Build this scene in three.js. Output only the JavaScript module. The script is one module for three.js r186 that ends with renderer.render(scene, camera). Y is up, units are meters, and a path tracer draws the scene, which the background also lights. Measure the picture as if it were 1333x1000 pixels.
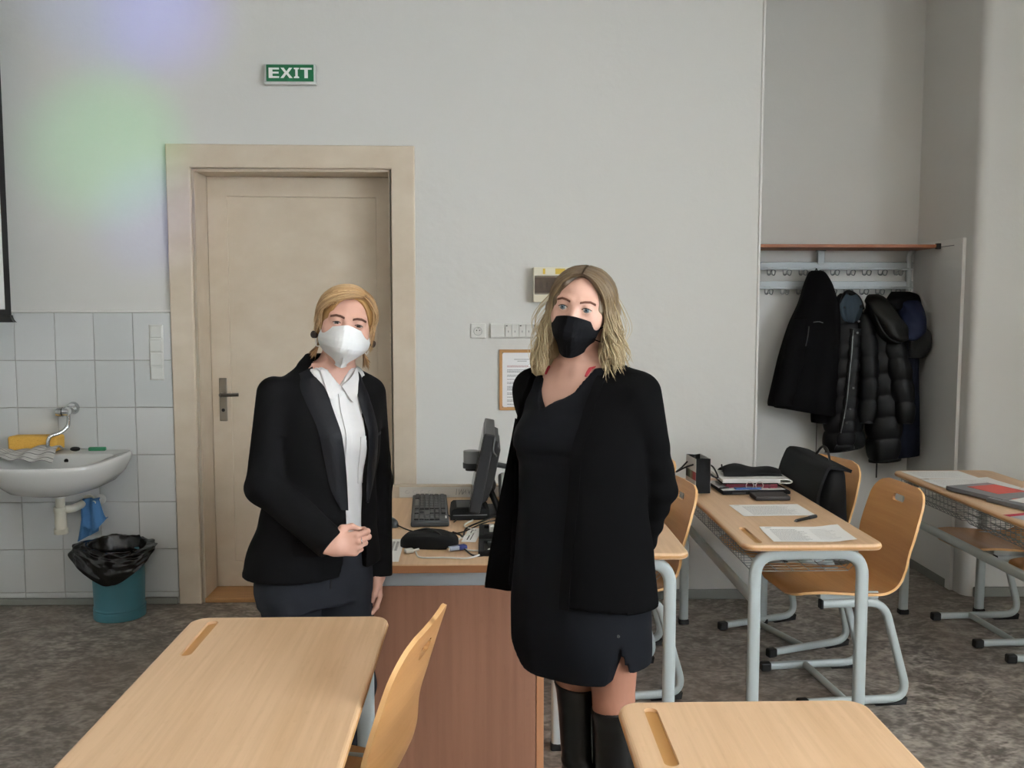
import * as THREE from 'three';
import { RoundedBoxGeometry } from 'three/addons/geometries/RoundedBoxGeometry.js';
import { mergeGeometries, mergeVertices, toCreasedNormals } from 'three/addons/utils/BufferGeometryUtils.js';
import { RectAreaLightUniformsLib } from 'three/addons/lights/RectAreaLightUniformsLib.js';
import { FontLoader } from 'three/addons/loaders/FontLoader.js';
import { TextGeometry } from 'three/addons/geometries/TextGeometry.js';
import { Brush, Evaluator, SUBTRACTION } from 'three-bvh-csg';

// ---------------------------------------------------------------- camera, sky, lights, exposure
const scene = new THREE.Scene();
const camera = new THREE.PerspectiveCamera(2 * Math.atan(500 / 1200) * 180 / Math.PI, 1333 / 1000, 0.05, 60);
camera.position.set(0, 1.56, 0);
camera.rotation.set(-Math.atan(100 / 1200), -Math.atan(31 / 1200), 0, 'YXZ');
const renderer = new THREE.WebGLRenderer({ antialias: true });
renderer.toneMapping = THREE.LinearToneMapping;
renderer.toneMappingExposure = 1.0;
renderer.shadowMap.enabled = true;
RectAreaLightUniformsLib.init();
scene.background = new THREE.Color(0.86, 0.93, 1.0);
scene.backgroundIntensity = 26;                 // overcast daylight outside the classroom windows
const LAMP = 15;                                // ceiling fluorescent luminance
const lampSpots = [[-2.4, -1.2, 0.03], [0.2, -1.2, 1], [2.6, -1.2, 1], [-2.4, 1.9, 0.5], [0.2, 1.9, 1], [2.6, 1.9, 1]];   // x, z, brightness: the front left one is turned down to darken the left wall
const ROOM = { x0: -4.2, x1: 4.2, z0: -4.81, z1: 4.6, h: 3.7 };

// ---------------------------------------------------------------- helpers
let seed = 7;
const rnd = () => { seed = (seed * 1664525 + 1013904223) >>> 0; return seed / 4294967296; };
const rr = (a, b) => a + (b - a) * rnd();
const lerp = (a, b, t) => a + (b - a) * t;
const clamp = (v, a = 0, b = 1) => Math.min(b, Math.max(a, v));
const smooth = (a, b, v) => { const t = clamp((v - a) / (b - a)); return t * t * (3 - 2 * t); };
const V = (x, y, z) => new THREE.Vector3(x, y, z);
const deg = Math.PI / 180;
const used = {};
function numbered(n) { const k = used[n] = (used[n] ?? -1) + 1; return k ? n + '_' + String(k).padStart(3, '0') : n; }
function tag(o, label, category, group) { o.userData.label = label; o.userData.category = category; if (group) o.userData.group = group; return o; }
function thing(name, label, category, pos = [0, 0, 0], turn = 0, group) {
  const g = new THREE.Group(); g.name = numbered(name); g.position.set(...pos); g.rotation.y = turn; scene.add(g);
  return tag(g, label, category, group);
}
function struct(name) { const g = new THREE.Group(); g.name = name; g.userData.kind = 'structure'; scene.add(g); return g; }
function clean(g) {
  g = g.index ? g.toNonIndexed() : g.clone();
  for (const k of Object.keys(g.attributes)) if (!['position', 'normal', 'uv', 'color'].includes(k)) g.deleteAttribute(k);
  if (!g.attributes.normal) g.computeVertexNormals();
  if (!g.attributes.uv) g.setAttribute('uv', new THREE.BufferAttribute(new Float32Array(g.attributes.position.count * 2), 2));
  return g;
}
function merge(list) { return list.length === 1 ? list[0] : mergeGeometries(list.map(clean)); }
function part(name, geo, mat, parent, label) {
  const m = new THREE.Mesh(Array.isArray(geo) ? merge(geo) : geo, mat);
  m.name = name; m.castShadow = m.receiveShadow = true; parent.add(m);
  if (label) m.userData.label = label;
  return m;
}
function solo(name, geo, mat, label, category, pos = [0, 0, 0], turn = 0, group) {
  const m = part(numbered(name), geo, mat, scene); m.position.set(...pos); m.rotation.y = turn;
  return tag(m, label, category, group);
}
function copyOf(o, pos, turn, label, group) {
  const base = o.name.replace(/_\d+$/, ''), c = o.clone(); c.name = numbered(base); scene.add(c);
  c.position.set(...pos); c.rotation.y = turn; c.userData = { ...o.userData, label }; if (group) c.userData.group = group;
  return c;
}
// texture coordinates in metres from the dominant axis of each face
function metricUV(g, s = 1, swap = false) {
  g = g.index ? g.toNonIndexed() : g; g.computeBoundingBox();
  const p = g.attributes.position, n = g.attributes.normal, uv = new Float32Array(p.count * 2);
  for (let i = 0; i < p.count; i += 3) {
    let ax = 0, ay = 0, az = 0;
    for (let k = 0; k < 3; k++) { ax += Math.abs(n.getX(i + k)); ay += Math.abs(n.getY(i + k)); az += Math.abs(n.getZ(i + k)); }
    for (let k = 0; k < 3; k++) {
      const x = p.getX(i + k), y = p.getY(i + k), z = p.getZ(i + k);
      let u, v;
      if (ay >= ax && ay >= az) { u = x; v = z; } else if (ax >= az) { u = y; v = z; } else { u = x; v = y; }
      if (swap) [u, v] = [v, u];
      uv[(i + k) * 2] = u / s; uv[(i + k) * 2 + 1] = v / s;
    }
  }
  g.setAttribute('uv', new THREE.BufferAttribute(uv, 2)); return g;
}
const box = (w, h, d, x = 0, y = 0, z = 0, r = 0) => {
  const g = r ? new RoundedBoxGeometry(w, h, d, 2, Math.min(r, w / 2.01, h / 2.01, d / 2.01)) : new THREE.BoxGeometry(w, h, d);
  g.translate(x, y, z); return g;
};
const cyl = (r, h, x = 0, y = 0, z = 0, axis = 'y', r2 = r, n = 20) => {
  const g = new THREE.CylinderGeometry(r2, r, h, n); if (axis === 'x') g.rotateZ(Math.PI / 2); if (axis === 'z') g.rotateX(Math.PI / 2);
  g.translate(x, y, z); return g;
};
const tube = (pts, r, n = 32, sides = 8, closed = false) => new THREE.TubeGeometry(new THREE.CatmullRomCurve3(pts.map((p) => V(...p)), closed, 'catmullrom', 0.5), n, r, sides, closed);
// rounds the corners of a polyline
function rounded(pts, r, seg = 6) {
  pts = pts.map((p) => V(...p)); const out = [pts[0].clone()];
  for (let i = 1; i < pts.length - 1; i++) {
    const a = pts[i - 1].clone().sub(pts[i]), b = pts[i + 1].clone().sub(pts[i]);
    const d = Math.min(Array.isArray(r) ? r[i - 1] : r, a.length() * 0.49, b.length() * 0.49);
    const s = pts[i].clone().addScaledVector(a.normalize(), d), e = pts[i].clone().addScaledVector(b.normalize(), d);
    for (let k = 0; k <= seg; k++) { const t = k / seg; out.push(s.clone().multiplyScalar((1 - t) ** 2).addScaledVector(pts[i], 2 * t * (1 - t)).addScaledVector(e, t * t)); }
  }
  out.push(pts.at(-1).clone()); return out;
}
// sweeps an ellipse along a planar path; a is the half width along the plane's normal, b within the plane
function sweep(pts, normal, a, b, sides = 10, pow = 1) {
  const N = V(...normal).normalize(), pos = [], idx = [], n = pts.length;
  for (let i = 0; i < n; i++) {
    const t = pts[Math.min(n - 1, i + 1)].clone().sub(pts[Math.max(0, i - 1)]).normalize(), q = t.clone().cross(N).normalize();
    for (let k = 0; k < sides; k++) {
      const c = Math.cos(k / sides * 2 * Math.PI), s = Math.sin(k / sides * 2 * Math.PI);
      const cc = Math.sign(c) * Math.abs(c) ** pow, ss = Math.sign(s) * Math.abs(s) ** pow;
      pos.push(...pts[i].clone().addScaledVector(N, a * cc).addScaledVector(q, b * ss).toArray());
    }
  }
  for (let i = 0; i < n - 1; i++) for (let k = 0; k < sides; k++) {
    const k2 = (k + 1) % sides, A = i * sides + k, B = i * sides + k2, C = A + sides, D = B + sides; idx.push(A, B, C, B, D, C);
  }
  for (const [e, f] of [[0, 1], [n - 1, 0]]) { const c = pos.length / 3; pos.push(...pts[e].toArray()); for (let k = 0; k < sides; k++) { const A = e * sides + k, B = e * sides + (k + 1) % sides; f ? idx.push(c, B, A) : idx.push(c, A, B); } }
  const g = new THREE.BufferGeometry(); g.setAttribute('position', new THREE.Float32BufferAttribute(pos, 3)); g.setIndex(idx); g.computeVertexNormals(); return g;
}
const bar = (p, q, r, sides = 6) => { const a = V(...p), b = V(...q), g = new THREE.CylinderGeometry(r, r, a.distanceTo(b), sides); g.applyQuaternion(new THREE.Quaternion().setFromUnitVectors(V(0, 1, 0), b.clone().sub(a).normalize())); g.translate(...a.add(b).multiplyScalar(0.5).toArray()); return g; };
function roundRect(w, h, r) {
  const s = new THREE.Shape(), x = w / 2, y = h / 2;
  s.moveTo(-x + r, -y); s.lineTo(x - r, -y); s.absarc(x - r, -y + r, r, -Math.PI / 2, 0); s.lineTo(x, y - r); s.absarc(x - r, y - r, r, 0, Math.PI / 2);
  s.lineTo(-x + r, y); s.absarc(-x + r, y - r, r, Math.PI / 2, Math.PI); s.lineTo(-x, -y + r); s.absarc(-x + r, -y + r, r, Math.PI, 1.5 * Math.PI); return s;
}
const slab = (shape, depth, bev = 0, seg = 2, curve = 8) => new THREE.ExtrudeGeometry(shape, { depth: depth - 2 * bev, bevelEnabled: bev > 0, bevelThickness: bev, bevelSize: bev, bevelOffset: -bev, bevelSegments: seg, curveSegments: curve }).translate(0, 0, bev);
const poly = (pts) => new THREE.Shape(pts.map((p) => new THREE.Vector2(p[0], p[1])));
// grid surface from a function (u, v) -> [x, y, z]
function grid(fn, nu, nv, thick = 0) {
  const P = [], idx = [], uv = [];
  for (let j = 0; j <= nv; j++) for (let i = 0; i <= nu; i++) { P.push(...fn(i / nu, j / nv)); uv.push(i / nu, j / nv); }
  const W = nu + 1;
  for (let j = 0; j < nv; j++) for (let i = 0; i < nu; i++) { const a = j * W + i; idx.push(a, a + 1, a + W, a + 1, a + W + 1, a + W); }
  let g = new THREE.BufferGeometry(); g.setAttribute('position', new THREE.Float32BufferAttribute(P, 3)); g.setAttribute('uv', new THREE.Float32BufferAttribute(uv, 2)); g.setIndex(idx); g.computeVertexNormals();
  if (!thick) return g;
  const n = g.attributes.normal, c = P.length / 3, Q = P.slice(), I = idx.slice();
  for (let i = 0; i < c; i++) Q.push(P[i * 3] - n.getX(i) * thick, P[i * 3 + 1] - n.getY(i) * thick, P[i * 3 + 2] - n.getZ(i) * thick);
  for (let k = 0; k < idx.length; k += 3) I.push(c + idx[k], c + idx[k + 2], c + idx[k + 1]);
  const edge = (a, b) => I.push(a, a + c, b, b, a + c, b + c);
  for (let i = 0; i < nu; i++) { edge(i, i + 1); edge(nv * W + i + 1, nv * W + i); }
  for (let j = 0; j < nv; j++) { edge((j + 1) * W, j * W); edge(j * W + nu, (j + 1) * W + nu); }
  g = new THREE.BufferGeometry(); g.setAttribute('position', new THREE.Float32BufferAttribute(Q, 3)); g.setAttribute('uv', new THREE.Float32BufferAttribute([...uv, ...uv], 2)); g.setIndex(I);
  return toCreasedNormals(g, 0.9);
}

// ---------------------------------------------------------------- procedural textures
const hash = (x, y, s) => { let h = (x * 374761393 + y * 668265263 + s * 974634777) | 0; h = Math.imul(h ^ (h >>> 13), 1274126177); h ^= h >>> 16; return (h >>> 0) / 4294967296; };
function vnoise(x, y, px, py, s) {       // value noise that repeats every px, py cells
  const x0 = Math.floor(x), y0 = Math.floor(y), fx = x - x0, fy = y - y0, u = fx * fx * (3 - 2 * fx), v = fy * fy * (3 - 2 * fy);
  const m = (a, p) => ((a % p) + p) % p, h = (i, j) => hash(m(i, px), m(j, py), s);
  return lerp(lerp(h(x0, y0), h(x0 + 1, y0), u), lerp(h(x0, y0 + 1), h(x0 + 1, y0 + 1), u), v);
}
function fbm(u, v, fx, fy, oct, s) { let a = 0, w = 1, t = 0; for (let o = 0; o < oct; o++) { a += w * vnoise(u * fx, v * fy, fx, fy, s + o); t += w; w *= 0.55; fx *= 2; fy *= 2; } return a / t; }
function texture(w, h, fn, srgb = true, rx = 1, ry = 1) {
  const d = new Uint8Array(w * h * 4);
  for (let j = 0; j < h; j++) for (let i = 0; i < w; i++) { const c = fn(i / w, j / h), o = (j * w + i) * 4; d[o] = c[0]; d[o + 1] = c[1] ?? c[0]; d[o + 2] = c[2] ?? c[0]; d[o + 3] = 255; }
  const t = new THREE.DataTexture(d, w, h); t.wrapS = t.wrapT = THREE.RepeatWrapping; t.magFilter = THREE.LinearFilter; t.minFilter = THREE.LinearMipmapLinearFilter; t.generateMipmaps = true;
  if (srgb) t.colorSpace = THREE.SRGBColorSpace; t.repeat.set(rx, ry); t.needsUpdate = true; return t;
}
const mixc = (a, b, t) => [lerp(a[0], b[0], t), lerp(a[1], b[1], t), lerp(a[2], b[2], t)];
const matte = (color, roughness = 0.9, k = 0.25) => new THREE.MeshPhysicalMaterial({ color, roughness, specularIntensity: k });
const std = (color, roughness = 0.6, o = {}) => new THREE.MeshStandardMaterial({ color, roughness, ...o });
// grain runs along v (z on table tops, y on uprights)
const grain = (a, b, s, fine = 1) => texture(256, 512, (u, v) => {
  const f = fbm(u, v, 64, 2, 3, s), c = fbm(u, v, 10, 1, 2, s + 9), k = vnoise(u * 128, v * 16, 128, 16, s + 20);
  return mixc(a, b, clamp(0.25 + (f - 0.5) * 1.1 * fine + (c - 0.5) * 0.5 + (k > 0.86 ? 0.18 * fine : 0)));
});
const M = {};
{
  const beech = grain([219, 184, 147], [201, 164, 125], 3); M.beech = std(0xffffff, 0.42, { map: beech });
  M.beechEdge = std(0xb98a58, 0.45); M.groove = std(0xbd8f55, 0.5);
  M.ply = std(0xffffff, 0.33, { map: grain([202, 152, 98], [184, 130, 78], 31, 0.6) });
  M.plyEdge = std(0xd6a871, 0.5);
  M.panel = std(0xffffff, 0.5, { map: grain([160, 114, 90], [138, 95, 73], 57, 0.8) });
  M.tube = std(0xb3bcbb, 0.38, { metalness: 0.05 });
  M.rack = std(0xa9b0b2, 0.4, { metalness: 0.15 });
  M.wire = std(0x8f9493, 0.35, { metalness: 0.6 });
  M.black = std(0x141414, 0.55); M.blackSoft = matte(0x151617, 0.75, 0.4); M.darkGrey = std(0x2f3234, 0.5); M.midGrey = std(0x6b6e6f, 0.5);
  M.white = std(0xe4e3de, 0.5); M.paper = std(0xf1f1ee, 0.85); M.whitePlastic = std(0xdcdcd6, 0.35);
  M.chrome = std(0xc9ccce, 0.12, { metalness: 1 });
  M.porcelain = new THREE.MeshPhysicalMaterial({ color: 0xdfe0dd, roughness: 0.12, clearcoat: 0.5, clearcoatRoughness: 0.1 });
  const bump = texture(512, 512, (u, v) => [255 * clamp(0.5 + (fbm(u, v, 12, 12, 5, 4) - 0.5) * 0.9)], false, 1, 1);
  M.wall = std(0xd9d8d3, 0.85, { bumpMap: bump, bumpScale: 0.0035 });
  M.floor = std(0xffffff, 0.42, { map: texture(1024, 1024, (u, v) => {
    const w = fbm(u, v, 8, 8, 3, 70) * 0.1, a = fbm(u + w, v + w * 0.5, 34, 40, 5, 71), b = fbm(u - w, v + w, 90, 120, 3, 81), c = fbm(u, v, 4, 4, 3, 90), k = fbm(u + w, v, 120, 220, 2, 95);
    let t = clamp(0.45 + (a - 0.5) * 1.5 + (b - 0.5) * 1.2 + (k - 0.5) * 0.8); const col = mixc([95, 88, 81], [178, 169, 159], t);
    return mixc(col, [118, 104, 92], clamp((c - 0.5) * 1.0 + 0.14));
  }) });
  M.tile = std(0xd4d6d5, 0.22); M.tile2 = std(0xcfd2d1, 0.24); M.tile3 = std(0xd8d9d7, 0.2); M.grout = std(0xb3b2ac, 0.9);
  M.doorPaint = std(0xffffff, 0.45, { map: texture(256, 512, (u, v) => mixc([212, 198, 178], [203, 187, 165], clamp(0.4 + (fbm(u, v, 6, 8, 4, 12) - 0.5) * 1.6))) });
  M.basebd = std(0x84857f, 0.6); M.oak = std(0xffffff, 0.5, { map: grain([176, 132, 84], [150, 106, 62], 44) });
  M.glass = new THREE.MeshPhysicalMaterial({ color: 0xffffff, roughness: 0.02, transmission: 1, thickness: 0, ior: 1.5 });
  M.laminate = std(0xdededa, 0.4);
}
function print(w, h, draw) {            // flat print for sheets of paper, signs and labels
  const c = document.createElement('canvas'); c.width = w; c.height = h; draw(c.getContext('2d'), w, h);
  const t = new THREE.CanvasTexture(c); t.colorSpace = THREE.SRGBColorSpace; return t;
}
// ---------------------------------------------------------------- room shell
const { x0, x1, z0, z1, h: RH } = ROOM;
const NICHE = { x0: 1.42, x1: 2.565, z: -5.49 };
const wallGeo = (w, h, d, x, y, z) => metricUV(box(w, h, d, x, y, z), 1.3);
{
  const fl = part('floor', metricUV(box(x1 - x0 + 0.6, 0.12, z1 - z0 + 1.3, 0, -0.06, (z0 + z1) / 2 - 0.35), 2.2), M.floor, scene); fl.userData.kind = 'structure';
  const ce = part('ceiling', wallGeo(x1 - x0 + 0.6, 0.15, z1 - z0 + 1.3, 0, RH + 0.075, (z0 + z1) / 2 - 0.35), std(0xe2e1dd, 0.9), scene); ce.userData.kind = 'structure';
  // back wall with the door opening and the coat niche
  const wb = struct('wall_back'), T = 0.3, D0 = -1.5, D1 = -0.505, DT = 2.262, zb = z0 - T / 2;
  part('plaster', [wallGeo(D0 - (x0 - 0.3), RH, T, (x0 - 0.3 + D0) / 2, RH / 2, zb), wallGeo(D1 - D0, RH - DT, T, (D0 + D1) / 2, (RH + DT) / 2, zb), wallGeo(NICHE.x0 - D1, RH, T, (D1 + NICHE.x0) / 2, RH / 2, zb)], M.wall, wb);
  // right piece with a rounded niche corner
  const rs = new THREE.Shape(), r = 0.05, xr = x1 + 0.3; rs.moveTo(NICHE.x1, 0.68); rs.lineTo(NICHE.x1, r); rs.absarc(NICHE.x1 + r, r, r, Math.PI, Math.PI * 1.5); rs.lineTo(xr, 0); rs.lineTo(xr, 0.68); rs.closePath();
  const rg = new THREE.ExtrudeGeometry(rs, { depth: RH, bevelEnabled: false, curveSegments: 10 }); rg.rotateX(Math.PI / 2); rg.scale(1, 1, -1); rg.translate(0, RH, z0);
  const pr = rg.index ? rg.toNonIndexed() : rg; { const p = pr.attributes.position; for (let i = 0; i < p.count; i += 3) { const a = [p.getX(i + 1), p.getY(i + 1), p.getZ(i + 1)]; p.setXYZ(i + 1, p.getX(i + 2), p.getY(i + 2), p.getZ(i + 2)); p.setXYZ(i + 2, ...a); } pr.deleteAttribute('normal'); pr.computeVertexNormals(); }
  part('plaster_corner', metricUV(pr, 1.3), M.wall, wb);
  part('niche_back', wallGeo(NICHE.x1 - NICHE.x0 + 0.4, RH, 0.2, (NICHE.x0 + NICHE.x1) / 2, RH / 2, NICHE.z - 0.1), M.wall, wb);
  part('niche_left', wallGeo(0.2, RH, 0.42, NICHE.x0 - 0.1, RH / 2, z0 - T - 0.2), M.wall, wb);
  part('corner_bead', box(0.014, RH, 0.012, NICHE.x0 - 0.008, RH / 2, z0 + 0.002, 0.005), M.white, wb);
  for (const [n, w, x] of [['wall_left', T, x0 - T / 2]]) { const s = struct(n); part('plaster', wallGeo(w, RH, z1 - z0, x, RH / 2, (z0 + z1) / 2), M.wall, s); }
  const wr = struct('wall_rear'); part('plaster', wallGeo(x1 - x0 + 0.6, RH, T, 0, RH / 2, z1 + T / 2), M.wall, wr);
  // window wall on the right
  const ws = struct('wall_right'), wins = [[-0.2, 1.5], [1.9, 1.5], [3.8, 1.2]], sill = 0.9, top = 3.1; let zc = z0;
  const pieces = []; for (const [c, w] of wins) { pieces.push(wallGeo(T, RH, c - w / 2 - zc, x1 + T / 2, RH / 2, (zc + c - w / 2) / 2)); pieces.push(wallGeo(T, sill, w, x1 + T / 2, sill / 2, c), wallGeo(T, RH - top, w, x1 + T / 2, (RH + top) / 2, c)); zc = c + w / 2; }
  pieces.push(wallGeo(T, RH, z1 - zc, x1 + T / 2, RH / 2, (zc + z1) / 2)); part('plaster', pieces, M.wall, ws);
  wins.forEach(([c, w], i) => {
    const s = struct('window_' + (i + 1)), x = x1 + 0.16, H = top - sill, f = 0.06;
    part('window_frame', [box(0.07, H, f, x, sill + H / 2, c - w / 2 + f / 2), box(0.07, H, f, x, sill + H / 2, c + w / 2 - f / 2), box(0.07, f, w, x, sill + f / 2, c), box(0.07, f, w, x, top - f / 2, c), box(0.07, H, 0.08, x, sill + H / 2, c), box(0.07, 0.07, w, x, sill + H * 0.68, c)], M.white, s);
    for (const sg of [-1, 1]) for (const [a, b] of [[0, 0.68], [0.68, 1]]) part('window_pane', box(0.006, H * (b - a) - 0.06, w / 2 - 0.08, x, sill + H * (a + b) / 2, c + sg * w / 4), M.glass, s);
    part('window_sill', box(0.26, 0.03, w + 0.1, x1 - 0.06, sill - 0.015, c, 0.008), M.white, s);
  });
  // baseboards of coved grey linoleum
  const bb = (name, segs) => { const s = struct(name); part('skirting', segs.map(([a, b, z, hh]) => box(b - a, hh, 0.016, (a + b) / 2, hh / 2, z + 0.009, 0.006)), M.basebd, s); };
  bb('baseboard_left', [[x0, -1.64, z0 + 0.008, 0.036]]); bb('baseboard_back', [[-0.37, NICHE.x0, z0, 0.055], [NICHE.x1 + 0.05, x1, z0, 0.055]]);
  bb('baseboard_niche', [[NICHE.x0, NICHE.x1, NICHE.z, 0.05]]);
  // wall tiles, one mesh each
  const tileX = [-3.24, -3.04, -2.84, -2.64, -2.43, -2.225, -2.027, -1.827, -1.632], rows = [0.066, 0.296, 0.546, 0.795, 1.043, 1.287, 1.532];
  part('grout_bed', box(-1.632 + 3.24, 1.532 - 0.036, 0.008, (-1.632 - 3.24) / 2, 0.036 + (1.532 - 0.036) / 2, z0 + 0.004), M.grout, wb);
  const cache = {};
  for (let j = 0; j < 6; j++) for (let i = 0; i < 8; i++) {
    const w = tileX[i + 1] - tileX[i] - 0.003, h = rows[j + 1] - rows[j] - 0.003, k = w.toFixed(3) + h.toFixed(3);
    cache[k] ??= box(w, h, 0.009, 0, 0, 0, 0.0025);
    const t = part('tile', cache[k], [M.tile, M.tile2, M.tile3][Math.floor(rnd() * 3)], wb); t.position.set((tileX[i] + tileX[i + 1]) / 2, (rows[j] + rows[j + 1]) / 2, z0 + 0.0085 + rr(0, 0.0012)); t.rotation.set(rr(-0.003, 0.003), rr(-0.004, 0.004), 0);
  }
  for (let i = 0; i < 8; i++) { const t = part('tile', box(tileX[i + 1] - tileX[i] - 0.003, 0.027, 0.009, 0, 0, 0, 0.0025), M.tile, wb); t.position.set((tileX[i] + tileX[i + 1]) / 2, 0.0505, z0 + 0.009); }
  part('tile_edge', box(-1.632 + 3.24, 0.012, 0.014, (-1.632 - 3.24) / 2, 1.539, z0 + 0.006, 0.004), M.white, wb);
  // wall scuffs are left to the plaster relief; the door
  const d = struct('door_1'), zf = z0 + 0.022, fr = new THREE.Shape();
  fr.moveTo(-1.628, 0); fr.lineTo(-1.632, 2.385); fr.lineTo(-0.374, 2.378); fr.lineTo(-0.38, 0); fr.lineTo(-0.497, 0); fr.lineTo(-0.494, 2.262); fr.lineTo(-1.51, 2.266); fr.lineTo(-1.515, 0); fr.closePath();
  part('door_casing', metricUV(slab(fr, 0.03, 0.006).translate(0, 0, z0 - 0.004), 0.8), M.doorPaint, d);
  part('casing_molding', [box(0.014, 2.262, 0.012, -1.502, 1.131, z0 - 0.012, 0.004), box(0.014, 2.262, 0.012, -0.503, 1.131, z0 - 0.012, 0.004), box(1.0, 0.014, 0.012, -1.002, 2.256, z0 - 0.012, 0.004)], M.doorPaint, d);
  part('door_jamb', [metricUV(box(0.02, 2.262, 0.22, -1.505, 1.131, z0 - 0.11), 0.8), metricUV(box(0.02, 2.262, 0.22, -0.5, 1.131, z0 - 0.11), 0.8), metricUV(box(1.0, 0.02, 0.22, -1.0, 2.262, z0 - 0.11), 0.8)], M.doorPaint, d);
  const zl = z0 - 0.2, lf = new THREE.Shape(); lf.moveTo(-1.493, 0.028); lf.lineTo(-0.51, 0.028); lf.lineTo(-0.51, 2.25); lf.lineTo(-1.493, 2.25); lf.closePath();
  const ho = new THREE.Path(); ho.moveTo(-1.39, 0.17); ho.lineTo(-0.6, 0.17); ho.lineTo(-0.6, 2.142); ho.lineTo(-1.39, 2.147); ho.closePath(); lf.holes.push(ho);
  part('door_leaf', metricUV(slab(lf, 0.045, 0.003).translate(0, 0, zl - 0.04), 0.8), M.doorPaint, d);
  part('door_panel', metricUV(box(0.83, 2.02, 0.02, -0.995, 1.158, zl - 0.016), 0.8), M.doorPaint, d);
  part('threshold', metricUV(box(1.0, 0.026, 0.26, -1.0, 0.013, z0 - 0.125, 0.004), 0.5, true), M.oak, d);
  part('handle_plate', [box(0.042, 0.235, 0.008, -1.433, 1.062, zl + 0.008, 0.004)], std(0x8f887c, 0.35, { metalness: 0.8 }), d);
  part('door_handle', [cyl(0.011, 0.05, -1.433, 1.09, zl + 0.03, 'z'), tube([[-1.433, 1.09, zl + 0.052], [-1.41, 1.09, zl + 0.056], [-1.34, 1.092, zl + 0.05]], 0.0095)], std(0x77746e, 0.3, { metalness: 0.9 }), d);
  part('keyhole', [cyl(0.009, 0.006, -1.433, 1.005, zl + 0.012, 'z')], M.black, d);
  part('room_beyond', box(1.4, 2.6, 0.05, -1.0, 1.3, zl - 0.15), M.wall, d);
}
// ---------------------------------------------------------------- ceiling lamps
for (const [x, z, lit] of lampSpots) {
  const t = thing('ceiling_lamp', `long white fluorescent ceiling lamp, ${['left', 'middle', 'right'][x < -1 ? 0 : x < 1 ? 1 : 2]} one of the ${z < 0 ? 'front' : 'rear'} row`, 'lamp', [x, RH, z], 0, 'fluorescent ceiling lamps');
  part('housing', box(0.3, 0.06, 1.3, 0, -0.045, 0, 0.01), M.white, t); for (const mz of [-0.4, 0.4]) part('mount', cyl(0.02, 0.03, 0, -0.012, mz), M.white, t);
  part('diffuser', box(0.26, 0.012, 1.24, 0, -0.078, 0), std(0xffffff, 0.6, { emissive: 0xfff6e8, emissiveIntensity: 1.4 * lit }), t);
  const l = new THREE.RectAreaLight(0xfff6ea, LAMP * lit, 0.26, 1.24); l.position.set(0, -0.09, 0); l.rotation.x = -Math.PI / 2; l.name = 'lamp_light'; t.add(l);
}
// projector hung from the ceiling; its stray coloured light falls on the back wall
{
  const p = [-0.5, 2.95, -1.6], t = thing('ceiling_projector', 'white projector hung from the ceiling in the middle of the room', 'projector', p);
  part('casing', box(0.34, 0.1, 0.26, 0, 0, 0, 0.025), M.white, t); part('lens', cyl(0.035, 0.04, -0.08, 0, -0.145, 'z'), std(0x334455, 0.1, { emissive: 0x8fb4a8, emissiveIntensity: 0.6 }), t); part('pole', cyl(0.02, 0.68, 0, 0.39, 0), M.white, t);
  for (const [tx, ty, c, i, a] of [[-1.93, 2.38, 0x4cff7a, 8, 8.0], [-1.72, 2.02, 0x6a70ff, 6, 6], [-1.6, 3.02, 0x7a60ff, 8, 7], [-1.85, 3.15, 0x5f88ff, 8, 9]]) {
    const s = new THREE.SpotLight(c, i, 0, a * deg, 1, 2); s.position.set(-0.08, 0, -0.19); s.target.position.set(tx - p[0], ty - p[1], z0 - p[2]); s.castShadow = true; s.name = 'projector_beam'; t.add(s); t.add(s.target);
  }
}
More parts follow.
